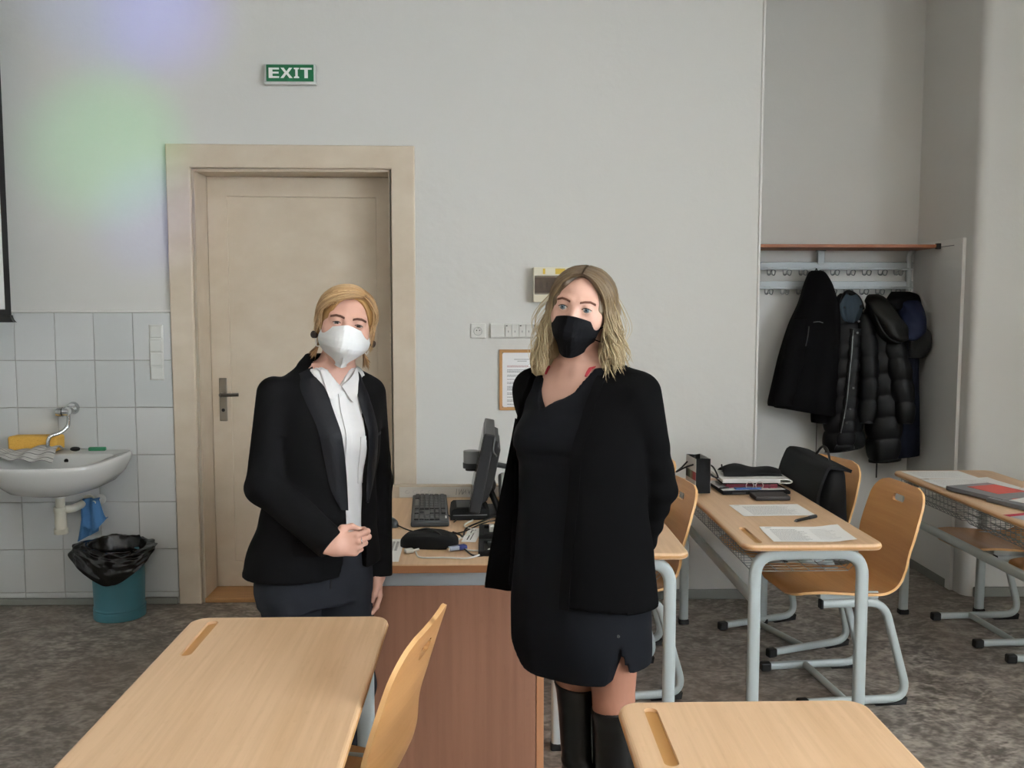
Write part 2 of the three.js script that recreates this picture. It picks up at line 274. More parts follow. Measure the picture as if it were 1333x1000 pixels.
// ---------------------------------------------------------------- school desks: long side runs away from the back wall, origin at the centre on the floor
const csg = new Evaluator(); csg.attributes = ['position', 'normal']; csg.useGroups = false;
function cut(a, ...bs) { const fix = (g) => { g = clean(g); for (const k of ['uv', 'color']) g.deleteAttribute(k); return g; }; let r = new Brush(fix(a)); for (const b of bs) r = csg.evaluate(r, new Brush(fix(b)), SUBTRACTION); return r.geometry; }
const DESK = { w: 0.505, l: 1.3 };
function makeDesk(H, label, group, detail) {
  const t = thing('school_desk', label, 'desk', [0, 0, 0], 0, group), { w, l } = DESK;
  // top: rounded slab with a pen groove cut along the far left edge
  const sh = roundRect(w, l, 0.045), top = slab(sh, 0.024, 0.008, 3, 8).rotateX(-Math.PI / 2).translate(0, H - 0.024, 0);
  const gs = roundRect(0.027, 0.235, 0.0134), gx = -w / 2 + 0.062;
  const grooves = [-l / 2 + 0.15, l / 2 - 0.15].map((z) => slab(gs, 0.03, 0, 1, 8).rotateX(-Math.PI / 2).translate(gx, H - 0.009, z));
  const ct = cut(top, ...grooves); part('desk_top', metricUV(ct, 0.6), M.beech, t);
  for (const z of [-l / 2 + 0.15, l / 2 - 0.15]) part('pen_groove', slab(roundRect(0.0275, 0.2355, 0.0137), 0.004, 0, 1, 8).rotateX(-Math.PI / 2).translate(gx, H - 0.0115, z), M.groove, t);
  // edge lipping
  const lip = slab(roundRect(w + 0.003, l + 0.003, 0.046), 0.011, 0.004, 2, 8).rotateX(-Math.PI / 2).translate(0, H - 0.0185, 0);
  part('edge_lipping', cut(lip, slab(roundRect(w - 0.01, l - 0.01, 0.04), 0.06).rotateX(-Math.PI / 2).translate(0, H - 0.05, 0)), M.beechEdge, t);
  for (const s of [-1, 1]) {
    const z = s * (l / 2 - 0.06), path = rounded([[-0.196, 0.012, z], [-0.196, H - 0.047, z], [0.196, H - 0.047, z], [0.196, 0.012, z]], 0.085, 8);
    const f = part('leg_frame', sweep(path, [0, 0, 1], 0.016, 0.0225, 12, 0.75), M.tube, t);
    for (const x of [-0.196, 0.196]) part('foot_cap', box(0.05, 0.026, 0.037, x, 0.013, z, 0.006), M.black, f);
  }
  part('side_rail', sweep([V(-0.196, 0.5, -l / 2 + 0.06), V(-0.196, 0.5, l / 2 - 0.06)], [1, 0, 0], 0.014, 0.02, 12, 0.7), M.tube, t);
  part('under_rail', [box(0.03, 0.03, l - 0.14, 0.1, H - 0.045, 0, 0.004)], M.tube, t);
  if (detail) for (const s of [-1, 1]) {       // wire book baskets
    const L = 0.54, zc = s * (l / 2 - 0.075 - L / 2), g = [], yb = H - 0.115, yt = H - 0.03;
    const prof = (k) => [[-0.235, yt], [-0.232, yb + 0.03], [-0.205, yb], [0.15, yb], [0.17, yb + 0.02], [0.17, yt]][k];
    for (let i = 0; i <= 15; i++) { const z = zc - L / 2 + L * i / 15; for (let k = 0; k < 5; k++) g.push(bar([...prof(k), z], [...prof(k + 1), z], 0.0014, 5)); }
    for (const [x, y] of [[-0.235, yt], [-0.2335, H - 0.058], [-0.232, yb + 0.028], [-0.205, yb], [-0.16, yb], [-0.11, yb], [-0.05, yb], [0.01, yb], [0.07, yb], [0.15, yb], [0.17, yb + 0.02], [0.17, yt]]) g.push(bar([x, y, zc - L / 2], [x, y, zc + L / 2], 0.0017, 5));
    part('wire_basket', g, M.wire, t);
  }
  for (const z of [l / 2 - 0.2, -l / 2 + 0.2]) {
    part('bag_hook', tube([[0.06, H - 0.03, z], [0.06, H - 0.1, z], [0.075, H - 0.118, z], [0.1, H - 0.118, z], [0.112, H - 0.1, z], [0.112, H - 0.085, z]], 0.003, 20, 6), M.white, t);
  }
  return t;
}
const deskC = [[-0.511, -1.70, 0.76], [0.512, -1.16, 0.76], [1.158, -3.83, 0.72], [0.438, -3.73, 0.72], [2.31, -3.95, 0.73]];
const dA = makeDesk(0.76, 'empty beech school desk at the lower left, before the woman in the blazer', 'beech school desks', false); dA.position.set(deskC[0][0], 0, deskC[0][1]);
copyOf(dA, [deskC[1][0], 0, deskC[1][1]], 0, 'empty beech school desk cut off by the bottom edge, in front of the boots', 'beech school desks');
const dC = makeDesk(0.72, 'beech school desk carrying a gift bag, folders and two printed sheets', 'beech school desks', true); dC.position.set(deskC[2][0], 0, deskC[2][1]);
copyOf(dC, [deskC[3][0], 0, deskC[3][1]], 0, 'beech school desk mostly hidden behind the woman in the long cardigan', 'beech school desks');
const dE = makeDesk(0.73, 'beech school desk at the right edge, covered with papers and grey folders', 'beech school desks', true); dE.position.set(deskC[4][0], 0, deskC[4][1]);

// ---------------------------------------------------------------- moulded plywood chairs, facing -x, origin on the floor
function makeChair(lean, label, group) {
  const t = thing('school_chair', label, 'chair', [0, 0, 0], 0, group);
  const prof = new THREE.CatmullRomCurve3([[-0.285, 0.437], [-0.262, 0.456], [-0.2, 0.464], [-0.1, 0.458], [0.02, 0.448], [0.1, 0.45], [0.15, 0.475], [0.172, 0.53], [0.178, 0.6], [0.18 + lean * 0.35, 0.68], [0.185 + lean * 0.75, 0.775], [0.195 + lean, 0.845]].map(([x, y]) => V(x, y, 0)));
  const L = prof.getLength(), N = 64, hw = (s) => {      // half width along the arc: rounded seat front, slight waist, rounded top
    const a = s * L, e = L - a; let w = 0.205 - 0.028 * Math.exp(-(((a - 0.47) / 0.1) ** 2)) - 0.012 * smooth(0.62, 0.85, a);
    if (a < 0.13) w *= Math.pow(clamp(1 - ((0.13 - a) / 0.13) ** 2.6, 0.001), 0.5) * 0.28 + 0.72; if (a < 0.035) w -= 0.05 * (1 - a / 0.035) ** 2;
    if (e < 0.085) w -= 0.085 * (1 - Math.sqrt(clamp(1 - (1 - e / 0.085) ** 2))); return w;
  };
  const pts = prof.getSpacedPoints(N), tan = pts.map((p, i) => pts[Math.min(N, i + 1)].clone().sub(pts[Math.max(0, i - 1)]).normalize());
  const at = (u, v, off) => {                           // u across, v along
    const f = v * N, i = Math.min(N - 1, Math.floor(f)), k = f - i, p = pts[i].clone().lerp(pts[i + 1], k), T = tan[i].clone().lerp(tan[i + 1], k).normalize();
    const z = (u * 2 - 1) * hw(v), dish = 0.018 * (1 - (z / 0.2) ** 2) * smooth(0.02, 0.2, v) * (1 - 0.3 * smooth(0.8, 1, v));
    return [p.x + T.y * (dish * smooth(0.45, 0.7, v) + off) , p.y - T.x * (dish * (1 - smooth(0.45, 0.7, v)) + off), z];
  };
  const th = 0.0105, nu = 18, nv = 72, P = [], I = [], W = nu + 1, C = W * (nv + 1);
  for (const o of [-th / 2, th / 2]) for (let j = 0; j <= nv; j++) for (let i = 0; i <= nu; i++) P.push(...at(i / nu, 1 - (1 - j / nv) ** 1.0, o));
  for (let j = 0; j < nv; j++) for (let i = 0; i < nu; i++) { const a = j * W + i; I.push(a, a + 1, a + W, a + 1, a + W + 1, a + W, C + a, C + a + W, C + a + 1, C + a + 1, C + a + W, C + a + W + 1); }
  const J = [], e = (a, b) => J.push(a, a + C, b, b, a + C, b + C);
  for (let i = 0; i < nu; i++) { e(i + 1, i); e(nv * W + i, nv * W + i + 1); } for (let j = 0; j < nv; j++) { e(j * W, (j + 1) * W); e((j + 1) * W + nu, j * W + nu); }
  const mk = (idx) => { const g = new THREE.BufferGeometry(); g.setAttribute('position', new THREE.Float32BufferAttribute(P, 3)); g.setIndex(idx); g.computeVertexNormals(); return g; };
  let shell = mk([...I, ...J]);
  { const b = pts[Math.round(N * 0.925)], s = slab(roundRect(0.088, 0.028, 0.0138), 0.16, 0, 1, 6); s.rotateY(Math.PI / 2); s.translate(b.x - 0.08, b.y, 0); shell = cut(shell, s); }
  // orientation check: flip if the signed volume is negative
  part('seat_shell', metricUV(toCreasedNormals(shell, 0.7), 0.5, false), M.ply, t);
  part('ply_edge', toCreasedNormals((() => { const g = mk(J), p = g.attributes.position, n = p.count; for (let j = 0; j < n; j++) p.setZ(j, p.getZ(j) * 1.004); return g; })(), 0.6), M.plyEdge, t);
  for (const s of [-1, 1]) {
    const z = s * 0.188, zi = s * 0.15, path = rounded([[-0.17, 0.415, z], [0.085, 0.415, z], [0.2, 0.022, z], [-0.235, 0.022, z]], [0.07, 0.085], 8);
    const f = part('leg_frame', sweep(path, [0, 0, 1], 0.0135, 0.0165, 10, 0.8), M.tube, t);
    part('foot_cap', box(0.045, 0.038, 0.034, -0.235, 0.021, z, 0.008), M.black, f);
    part('frame_cap', box(0.012, 0.036, 0.03, -0.172, 0.415, z, 0.004), M.black, f);
    const wd = new THREE.Shape(); wd.moveTo(0.06, 0.001); wd.lineTo(0.185, 0.001); wd.lineTo(0.19, 0.028); wd.lineTo(0.15, 0.012); wd.closePath();
    part('foot_wedge', slab(wd, 0.03, 0.001).translate(0, 0, z - 0.015), M.black, f);
    part('seat_bracket', box(0.24, 0.03, 0.012, -0.05, 0.438, zi + s * 0.02, 0.004), M.tube, f);
  }
  part('stretcher', bar([-0.06, 0.024, -0.186], [-0.06, 0.024, 0.186], 0.0145, 12), M.tube, t);
  part('seat_bar', [bar([-0.12, 0.412, -0.18], [-0.12, 0.412, 0.18], 0.012, 10), bar([0.06, 0.412, -0.18], [0.06, 0.412, 0.18], 0.012, 10)], M.tube, t);
  return t;
}
const CG = 'plywood school chairs';
const cA = makeChair(0.065, 'plywood chair seen edge-on at the bottom, pushed under the lower left desk', CG); cA.position.set(-0.39, 0, -2.03); cA.rotation.y = -12 * deg; cA.scale.y = 1.035;
const cC = makeChair(0.055, 'plywood chair with a bare seat at the near end of the desk with two sheets', CG); cC.position.set(1.44, 0, -3.655); cC.rotation.y = 5 * deg;
copyOf(cC, [1.42, 0, -4.235], 20 * deg, 'plywood chair holding the black roll-top bag', CG);
copyOf(cC, [0.56, 0, -3.72], 7 * deg, 'plywood chair just right of the cardigan sleeve, nearer of two at the half-hidden desk', CG);
copyOf(cC, [0.60, 0, -4.32], 4 * deg, 'plywood chair of which only a backrest corner shows behind the cardigan sleeve', CG);
copyOf(cC, [2.475, 0, -4.26], 2 * deg, 'plywood chair tucked under the far end of the paper-covered desk at the right', CG);
copyOf(cC, [2.52, 0, -3.68], -3 * deg, 'plywood chair at the right edge, half under the near end of the paper-covered desk', CG);

// ---------------------------------------------------------------- teacher's desk
{
  const t = thing('teacher_desk', 'reddish wooden teacher desk with a computer between the two women', 'desk'), xl = -0.72, xr = 0.178, zf = -2.87, zb = -3.9, H = 0.75;
  part('desk_top', metricUV(box(xr - xl + 0.02, 0.028, zf - zb, (xl + xr) / 2, H - 0.014, (zf + zb) / 2 + 0.012, 0.004), 0.6), M.beech, t);
  part('front_lipping', box(xr - xl + 0.022, 0.024, 0.004, (xl + xr) / 2, H - 0.015, zf + 0.0125, 0.0015), std(0xa8734c, 0.5), t, 'darker front edge of the top');
  part('apron', box(xr - xl - 0.02, 0.045, 0.02, (xl + xr) / 2, H - 0.052, zf - 0.018, 0.002), std(0xb9c2c8, 0.35, { metalness: 0.3 }), t, 'pale metal strip under the top');
  part('end_panel', metricUV(box(xr - xl - 0.03, H - 0.075, 0.022, (xl + xr) / 2 - 0.012, (H - 0.075) / 2, zf - 0.02), 0.9, false), M.panel, t);
  part('side_panel', metricUV(box(0.024, H - 0.03, zf - zb - 0.05, xr - 0.012, (H - 0.03) / 2, (zf + zb) / 2, 0.002), 0.9), std(0xffffff, 0.5, { map: grain([190, 138, 98], [168, 116, 80], 61, 0.6) }), t);
  part('side_panel', metricUV(box(0.024, H - 0.03, 0.5, xl + 0.012, (H - 0.03) / 2, zb + 0.3), 0.9), M.panel, t);
  const led = part('ledge', metricUV(box(xr - xl + 0.02, 0.06, 0.035, (xl + xr) / 2, H + 0.022, zb - 0.01, 0.006), 0.5), std(0xd9cdbb, 0.6), t, 'raised back edge covered with pale tape');
  const scr = print(512, 64, (c, w, h) => { c.fillStyle = '#e6e7e4'; c.fillRect(0, 0, w, h); c.strokeStyle = '#a9acad'; c.lineWidth = 2.5; let x = 285; c.beginPath(); for (let i = 0; i < 15; i++) { const y = 12 + (i * 37 % 9); c.moveTo(x, y); c.lineTo(x - 4 + (i % 3) * 4, 50 - (i * 13 % 11)); if (i % 2) c.lineTo(x + 10, y + 8); x += 11; } c.stroke(); c.strokeStyle = '#d0d3d3'; for (let i = 0; i < 4; i++) { c.beginPath(); c.arc(40 + i * 38, 30, 10, 0, 5); c.stroke(); } });
  part('paper_strip', box(0.44, 0.044, 0.002, -0.16, H + 0.023, zb + 0.0085), [0, 1, 2, 3].length && std(0xffffff, 0.7, { map: scr }), led);
}
// ---------------------------------------------------------------- things on the teacher's desk (top at 0.75)
const DT0 = 0.751;
{
  const k = thing('keyboard', 'black computer keyboard on the teacher desk', 'keyboard', [-0.232, DT0, -3.6], 0.065);
  part('case', box(0.142, 0.02, 0.5, 0, 0.011, 0, 0.006), M.darkGrey, k);
  const cap = box(0.0165, 0.008, 0.0175, 0, 0, 0, 0.003), wide = box(0.0165, 0.008, 0.036, 0, 0, 0, 0.003), space = box(0.0165, 0.008, 0.12, 0, 0, 0, 0.003), km = std(0x26292b, 0.4);
  const put = (g, x, z) => { const m = part('key', g, km, k); m.position.set(x, 0.0235, z); };
  for (let r = 0; r < 6; r++) { const x = 0.052 - r * 0.0195 - (r ? 0.005 : 0);
    for (let i = 0; i < 13; i++) { if (r === 5 && i > 3 && i < 9) { if (i === 4) put(space, x, -0.2 + 6 * 0.0213); continue; } put(i === 0 && r > 2 ? wide : cap, x, -0.22 + i * 0.0213); }
    for (let i = 0; i < 3; i++) if (r < 3 || (r === 4 && i === 1) || r === 5) put(cap, x, 0.072 + i * 0.0213);
    for (let i = 0; i < 4; i++) if (r > 0) put(cap, x, 0.152 + i * 0.0213); }
  const led = part('indicator_strip', box(0.006, 0.001, 0.04, 0.06, 0.0215, 0.18), M.white, k);
  const m = thing('computer_mouse', 'black computer mouse beside the jacket sleeve on the teacher desk', 'mouse', [-0.385, DT0, -3.38], 1.1);
  const b = new THREE.SphereGeometry(1, 28, 18); { const p = b.attributes.position; for (let i = 0; i < p.count; i++) { let x = p.getX(i), y = p.getY(i), z = p.getZ(i); p.setXYZ(i, x * 0.03 * (1 - 0.14 * Math.abs(z) * (z < 0 ? 1 : 0)), y < 0 ? 0 : Math.pow(y, 0.8) * 0.036 * (1 + 0.15 * z), z * 0.058); } b.computeVertexNormals(); }
  part('body', b, M.darkGrey, m); part('wheel', cyl(0.008, 0.006, 0, 0.03, -0.032, 'x'), M.black, m); part('button_seam', box(0.0015, 0.002, 0.035, 0, 0.032, -0.038), M.black, m);
}
{ // monitor seen nearly edge-on: screen faces left, leaning back
  const t = thing('computer_monitor', 'black flat monitor seen edge-on, screen turned to the left', 'monitor', [-0.03, DT0, -3.66]);
  const tilt = new THREE.Matrix4().makeRotationZ(-0.2).setPosition(-0.005, 0.03, 0), A = (g) => g.applyMatrix4(tilt);
  part('bezel', A(box(0.042, 0.305, 0.49, -0.02, 0.155, 0, 0.006)), std(0x222325, 0.42), t); part('screen', A(box(0.002, 0.262, 0.45, -0.0418, 0.16, 0)), std(0x08090a, 0.15), t);
  const hs = new THREE.Shape(); hs.moveTo(0, 0.03); hs.lineTo(0.02, 0.05); hs.lineTo(0.032, 0.12); hs.lineTo(0.032, 0.25); hs.lineTo(0.02, 0.262); hs.lineTo(0.02, 0.28); hs.lineTo(0, 0.285); hs.closePath();
  part('back_housing', A(slab(hs, 0.4, 0.004).translate(0, 0, -0.2)), M.black, t); part('trim_line', A(tube([[0.001, 0.3, 0.246], [0.004, 0.25, 0.247], [0.022, 0.225, 0.2]], 0.003, 12, 6)), M.midGrey, t);
  for (let i = 0; i < 9; i++) part('vent_slot', A(box(0.003, 0.004, 0.24, 0.032, 0.13 + i * 0.012, 0)), M.darkGrey, t);
  // stand: two slanted arms and a flat foot
  part('stand_arm', [bar([0.02, 0.12, 0.03], [0.075, 0.012, 0.12], 0.013, 8), bar([0.0, 0.15, 0.0], [0.03, 0.12, 0.03], 0.018, 8)], M.darkGrey, t); part('stand_hinge', cyl(0.035, 0.03, 0.025, 0.105, 0.03, 'z'), M.midGrey, t);
  part('stand_foot', [box(0.13, 0.014, 0.2, 0.07, 0.008, 0.07, 0.006)], M.black, t);
}
{
  const t = thing('docking_base', 'squat black box in front of the monitor foot', 'box', [-0.075, DT0, -3.54], 0.06);
  const s = poly([[-0.075, 0], [0.075, 0], [0.075, 0.03], [0.06, 0.044], [-0.06, 0.044], [-0.07, 0.036]]);
  part('casing', slab(s, 0.17, 0.004).translate(0, 0, -0.09), M.blackSoft, t); part('top_panel', box(0.1, 0.002, 0.13, 0, 0.045, -0.005, 0.001), M.darkGrey, t); part('front_seam', box(0.13, 0.003, 0.002, 0, 0.02, 0.083), M.midGrey, t);
}
{ // document camera behind the monitor
  const t = thing('document_camera', 'grey document camera with a round head behind the monitor', 'document camera', [0.14, DT0, -3.62]);
  part('base_unit', box(0.24, 0.05, 0.3, 0.02, 0.1, 0, 0.01), M.midGrey, t); part('base_top', box(0.22, 0.006, 0.28, 0.02, 0.127, 0, 0.003), std(0xb9bcbc, 0.4), t); part('foot', box(0.2, 0.075, 0.24, 0.02, 0.038, 0, 0.01), M.black, t);
  part('arm', sweep([V(0.13, 0.105, -0.08), V(-0.03, 0.15, -0.13), V(-0.2, 0.175, -0.16)], [0, 1, 0], 0.011, 0.015, 8), M.darkGrey, t);
  const h = part('camera_head', cyl(0.033, 0.055, -0.21, 0.19, -0.16, 'y', 0.033, 24), std(0x86898a, 0.4), t); part('lens_ring', cyl(0.036, 0.022, -0.21, 0.157, -0.16), M.darkGrey, h); part('lens_cap', cyl(0.026, 0.012, -0.21, 0.142, -0.16), M.black, h);
}
{ // sockets sunk into the desk
  const mk = (z, lab, plugs) => { const t = thing('desk_socket_box', lab, 'socket box', [0.016, DT0, z], 0, 'socket boxes in the teacher desk'); part('frame', cut(box(0.1, 0.016, 0.17, 0, 0.008, 0, 0.004), box(0.075, 0.03, 0.12, 0.006, 0.018, 0)), M.blackSoft, t); part('well', box(0.076, 0.002, 0.121, 0.006, 0.005, 0), std(0x0b0b0b, 0.6), t); return t; };
  const a = mk(-3.245, 'black desk socket box with white plugs, the farther of two', 0); part('plug', box(0.018, 0.03, 0.03, -0.005, 0.015, -0.02, 0.004), M.whitePlastic, a); part('plug', box(0.018, 0.026, 0.03, 0.02, 0.013, 0.01, 0.004), M.whitePlastic, a); part('plug', box(0.012, 0.034, 0.02, 0.028, 0.017, -0.035, 0.004), M.whitePlastic, a);
  const b = mk(-3.03, 'black desk socket box with cables running in, the nearer of two', 0); for (const i of [0, 1, 2]) part('jack', box(0.016, 0.014, 0.02, -0.012 + i * 0.02, 0.01, -0.04, 0.003), M.darkGrey, b);
}
{ // soft black pouch with a lead
  const t = thing('black_pouch', 'lumpy black adapter pouch at the front of the teacher desk', 'pouch', [-0.2, DT0, -3.09], -0.12), g = new THREE.SphereGeometry(1, 36, 22), p = g.attributes.position;
  for (let i = 0; i < p.count; i++) { const x = p.getX(i), y = p.getY(i), z = p.getZ(i), f = (v) => Math.sign(v) * Math.abs(v) ** 0.55; const n = 0.1 * vnoise(x * 3 + 9, z * 3 + 9, 64, 64, 5); p.setXYZ(i, f(x) * 0.098 * (1 + 0.06 * z), Math.max(0, 0.022 + f(y) * (0.026 + n * 0.08) - 0.012 * Math.abs(x)), f(z) * 0.058 * (1 - 0.2 * Math.abs(x))); } g.computeVertexNormals();
  part('body', g, M.blackSoft, t); part('strap', tube([[-0.06, 0.04, -0.03], [-0.01, 0.055, -0.01], [0.03, 0.05, 0.02], [0.06, 0.03, 0.045]], 0.004, 20, 6), M.black, t);
  const v = thing('video_plug', 'grey and blue video cable plug lying by the pouch', 'plug', [-0.115, DT0, -3.015], 0.5); part('shell', box(0.04, 0.014, 0.02, 0, 0.01, 0, 0.004), std(0x8e97a5, 0.4), v); part('sleeve', box(0.03, 0.016, 0.026, 0.03, 0.01, 0, 0.005), std(0x27306e, 0.5), v); part('pin_face', box(0.004, 0.01, 0.016, -0.021, 0.01, 0), M.chrome, v);
  const w = thing('white_cable_plug', 'whitish cable plug left of the black pouch, on the sheet', 'plug', [-0.262, DT0, -2.99], 0.4); part('body', box(0.03, 0.014, 0.024, 0, 0.009, 0, 0.005), M.whitePlastic, w); part('strain_relief', cyl(0.005, 0.02, 0.024, 0.009, 0, 'x', 0.003), M.whitePlastic, w);
}
const cable = (name, label, pts, r, mat) => solo(name, tube(pts.map(([x, z, y = r]) => [x, DT0 + y, z]), r, 60, 7), mat, label, 'cable');
cable('white_cable', 'white cable looping from the monitor foot to the near socket box', [[-0.06, -3.45], [-0.09, -3.36], [-0.05, -3.27], [-0.1, -3.17], [-0.115, -3.08], [-0.06, -3.01], [0.0, -3.02], [0.02, -3.03, 0.015]], 0.0032, M.whitePlastic);
cable('white_cable', 'white cable lying along the front edge of the teacher desk', [[-0.24, -2.98, 0.008], [-0.22, -2.93], [-0.14, -2.925], [-0.06, -2.92], [0.0, -2.99, 0.01], [0.03, -3.04, 0.018]], 0.003, M.whitePlastic);
cable('black_cable', 'black cable from the keyboard to the box by the monitor', [[-0.17, -3.55, 0.01], [-0.15, -3.52], [-0.125, -3.46], [-0.13, -3.42]], 0.0025, M.black);
cable('black_cable', 'black cable from the mouse round the front of the keyboard', [[-0.34, -3.36, 0.008], [-0.29, -3.3], [-0.2, -3.22], [-0.1, -3.26], [-0.02, -3.4], [0.05, -3.46]], 0.0025, M.black);
cable('black_cable', 'black cable running from the monitor stand across to the pouch', [[0.06, -3.5, 0.02], [-0.03, -3.42], [-0.08, -3.32], [-0.09, -3.2], [-0.1, -3.12, 0.03], [-0.12, -3.07, 0.05]], 0.0035, M.black);
cable('black_cable', 'black cable from the video plug to the near socket box', [[-0.08, -3.0, 0.01], [-0.05, -2.95], [-0.01, -2.955], [0.03, -3.0, 0.012], [0.03, -3.04, 0.016]], 0.003, M.black);
cable('black_cable', 'black cable dropping from the stand into the near socket box', [[0.06, -3.5, 0.06], [0.055, -3.35, 0.03], [0.045, -3.2, 0.035], [0.035, -3.06, 0.02]], 0.003, M.black);
// printed sheets: text is ruled as rows of short strokes, too small to read in the photograph
function rows(c, x, y, w, n, gap, col, lw, s) { c.fillStyle = col; let q = s; const r = () => (q = (q * 16807) % 2147483647) / 2147483647; for (let i = 0; i < n; i++) { let u = x; const end = x + w * (0.72 + 0.28 * r()); while (u < end) { const k = Math.min(end - u, w * (0.02 + 0.05 * r())); c.fillRect(u, y + i * gap, k, lw); u += k + w * 0.012; } } }
function sheet(name, label, w, l, pos, turn, draw, group, curl = 0) {
  const tex = draw ? print(384, 512, (c, W, H) => { c.fillStyle = '#f4f4f1'; c.fillRect(0, 0, W, H); draw(c, W, H); }) : null;
  const g = grid((u, v) => [(u - 0.5) * w, 0.0012 + curl * (smooth(0.6, 1, u) ** 2 + smooth(0.7, 1, 1 - v) * 0.4) * 0.01, (v - 0.5) * l], 10, 10, -0.0006);
  { const uv = g.attributes.uv; for (let i = 0; i < uv.count; i++) uv.setY(i, 1 - uv.getY(i)); }
  return solo(name, g, tex ? std(0xffffff, 0.85, { map: tex }) : M.paper, label, 'paper', pos, turn, group);
}
sheet('handwritten_sheet', 'white sheet with handwriting at the front edge of the teacher desk', 0.21, 0.29, [-0.395, DT0, -3.03], 0.02, (c, W, H) => { c.strokeStyle = '#555'; c.lineWidth = 4; for (let r = 0; r < 5; r++) { c.beginPath(); for (let i = 0; i < 40; i++) { const x = 250 + r * 24, y = 60 + i * 5.5; c.lineTo(x + Math.sin(i * 2.1 + r) * 9, y); } c.stroke(); } });
sheet('paper_label', 'narrow white label with dark lines taped on the teacher desk', 0.05, 0.2, [-0.058, DT0, -3.23], -0.12, (c, W, H) => { c.fillStyle = '#333'; c.fillRect(110, 60, 30, 380); c.fillRect(200, 60, 22, 380); });
// ---------------------------------------------------------------- wall fittings by the door
const zw = ROOM.z0;
{
  const t = thing('exit_sign', 'green exit sign with white letters above the door', 'exit sign', [-0.993, 2.73, zw]);
  part('housing', box(0.256, 0.1, 0.035, 0, 0, 0.0175, 0.004), std(0xc8cbc8, 0.4), t); part('green_face', box(0.236, 0.082, 0.003, 0, 0.003, 0.036), std(0x0c6a41, 0.35), t);
  part('bottom_rail', box(0.258, 0.008, 0.04, 0, -0.048, 0.02, 0.002), std(0xdddfdc, 0.3), t);
  const font = await new FontLoader().loadAsync('fonts/droid/droid_sans_bold.typeface.json');
  let x = -0.106; for (const [ch, w] of [['E', 0.052], ['X', 0.062], ['I', 0.026], ['T', 0.058]]) { const g = new TextGeometry(ch, { font, size: 0.05, depth: 0.002, curveSegments: 4 }); g.computeBoundingBox(); const b = g.boundingBox; g.translate(-b.min.x, -b.min.y, 0); const sw = w / (b.max.x - b.min.x); g.scale(sw, 0.0505 / (b.max.y - b.min.y), 1); part('letter', g.translate(x, -0.022, 0.0375), std(0xf2f4f1, 0.4), t); x += w + 0.006; }
}
{
  const t = thing('light_switch_column', 'column of four white light switches on the tiles left of the door', 'light switches', [-1.708, 1.328, zw + 0.013], 0);
  part('frame', box(0.072, 0.286, 0.008, 0, 0, 0.004, 0.004), M.whitePlastic, t); for (let i = 0; i < 4; i++) { const m = part('switch_rocker', box(0.062, 0.062, 0.008, 0, 0.106 - i * 0.0705, 0.011, 0.003), std(0xd9dad4, 0.3), t); m.rotation.x = i % 2 ? 0.03 : -0.03; }
  const s = thing('wall_socket', 'single white wall socket left of the switch strip', 'socket', [-0.052, 1.438, zw]); part('frame', box(0.078, 0.078, 0.012, 0, 0, 0.006, 0.005), M.whitePlastic, s); part('well', new THREE.TorusGeometry(0.021, 0.0035, 8, 28).translate(0, -0.002, 0.0125), std(0xc3c4be, 0.4), s); for (const x of [-0.008, 0.008]) part('pin_hole', cyl(0.003, 0.003, x, 0.002, 0.0125, 'z'), M.black, s); part('earth_pin', cyl(0.0025, 0.012, 0, 0.012, 0.016, 'z'), M.chrome, s);
  const k = thing('socket_strip', 'long white strip of sockets and switches partly behind the fair hair', 'switch strip', [0.165, 1.438, zw]); part('frame', box(0.31, 0.078, 0.012, 0, 0, 0.006, 0.004), M.whitePlastic, k);
  part('blank_plate', box(0.072, 0.066, 0.005, -0.116, 0, 0.0145, 0.002), std(0xdcdcd6, 0.4), k);
  for (let i = 0; i < 3; i++) for (const s2 of [0, 1]) { const x = -0.06 + i * 0.072 + s2 * 0.034, r = part('switch_rocker', box(0.031, 0.066, 0.006, x, 0, 0.015, 0.002), std(0xdbdbd5, 0.35), k); part('switch_mark', box(0.003, 0.01, 0.001, x, -0.004, 0.0182), M.midGrey, r); if (!s2) part('status_lamp', box(0.007, 0.005, 0.001, x - 0.008, 0.026, 0.0182), M.black, r); }
}
{ // fuse box behind the hair
  const t = thing('fuse_box', 'small cream fuse box with a dark window behind the fair hair', 'fuse box', [0.34, 1.675, zw]);
  part('body', cut(box(0.215, 0.178, 0.06, 0, 0, 0.03, 0.004), box(0.203, 0.098, 0.05, 0, -0.002, 0.055)), std(0xe2dcc6, 0.45), t);
  part('breaker_row', box(0.2, 0.08, 0.008, 0, -0.002, 0.036), std(0x54463a, 0.5), t); for (let i = 0; i < 5; i++) part('breaker_switch', box(0.012, 0.028, 0.012, -0.066 + i * 0.032, 0.0, 0.043, 0.002), M.darkGrey, t);
  part('window_cover', box(0.203, 0.096, 0.002, 0, -0.002, 0.0575), std(0x7a6a5c, 0.15, { transparent: true, opacity: 0.3 }), t);
  for (const [x, w, c] of [[-0.053, 0.012, 0xd9b640], [0.03, 0.05, 0xd3b449]]) part('yellow_label', box(w, 0.028, 0.001, x, 0.068, 0.0605), std(c, 0.6), t);
}
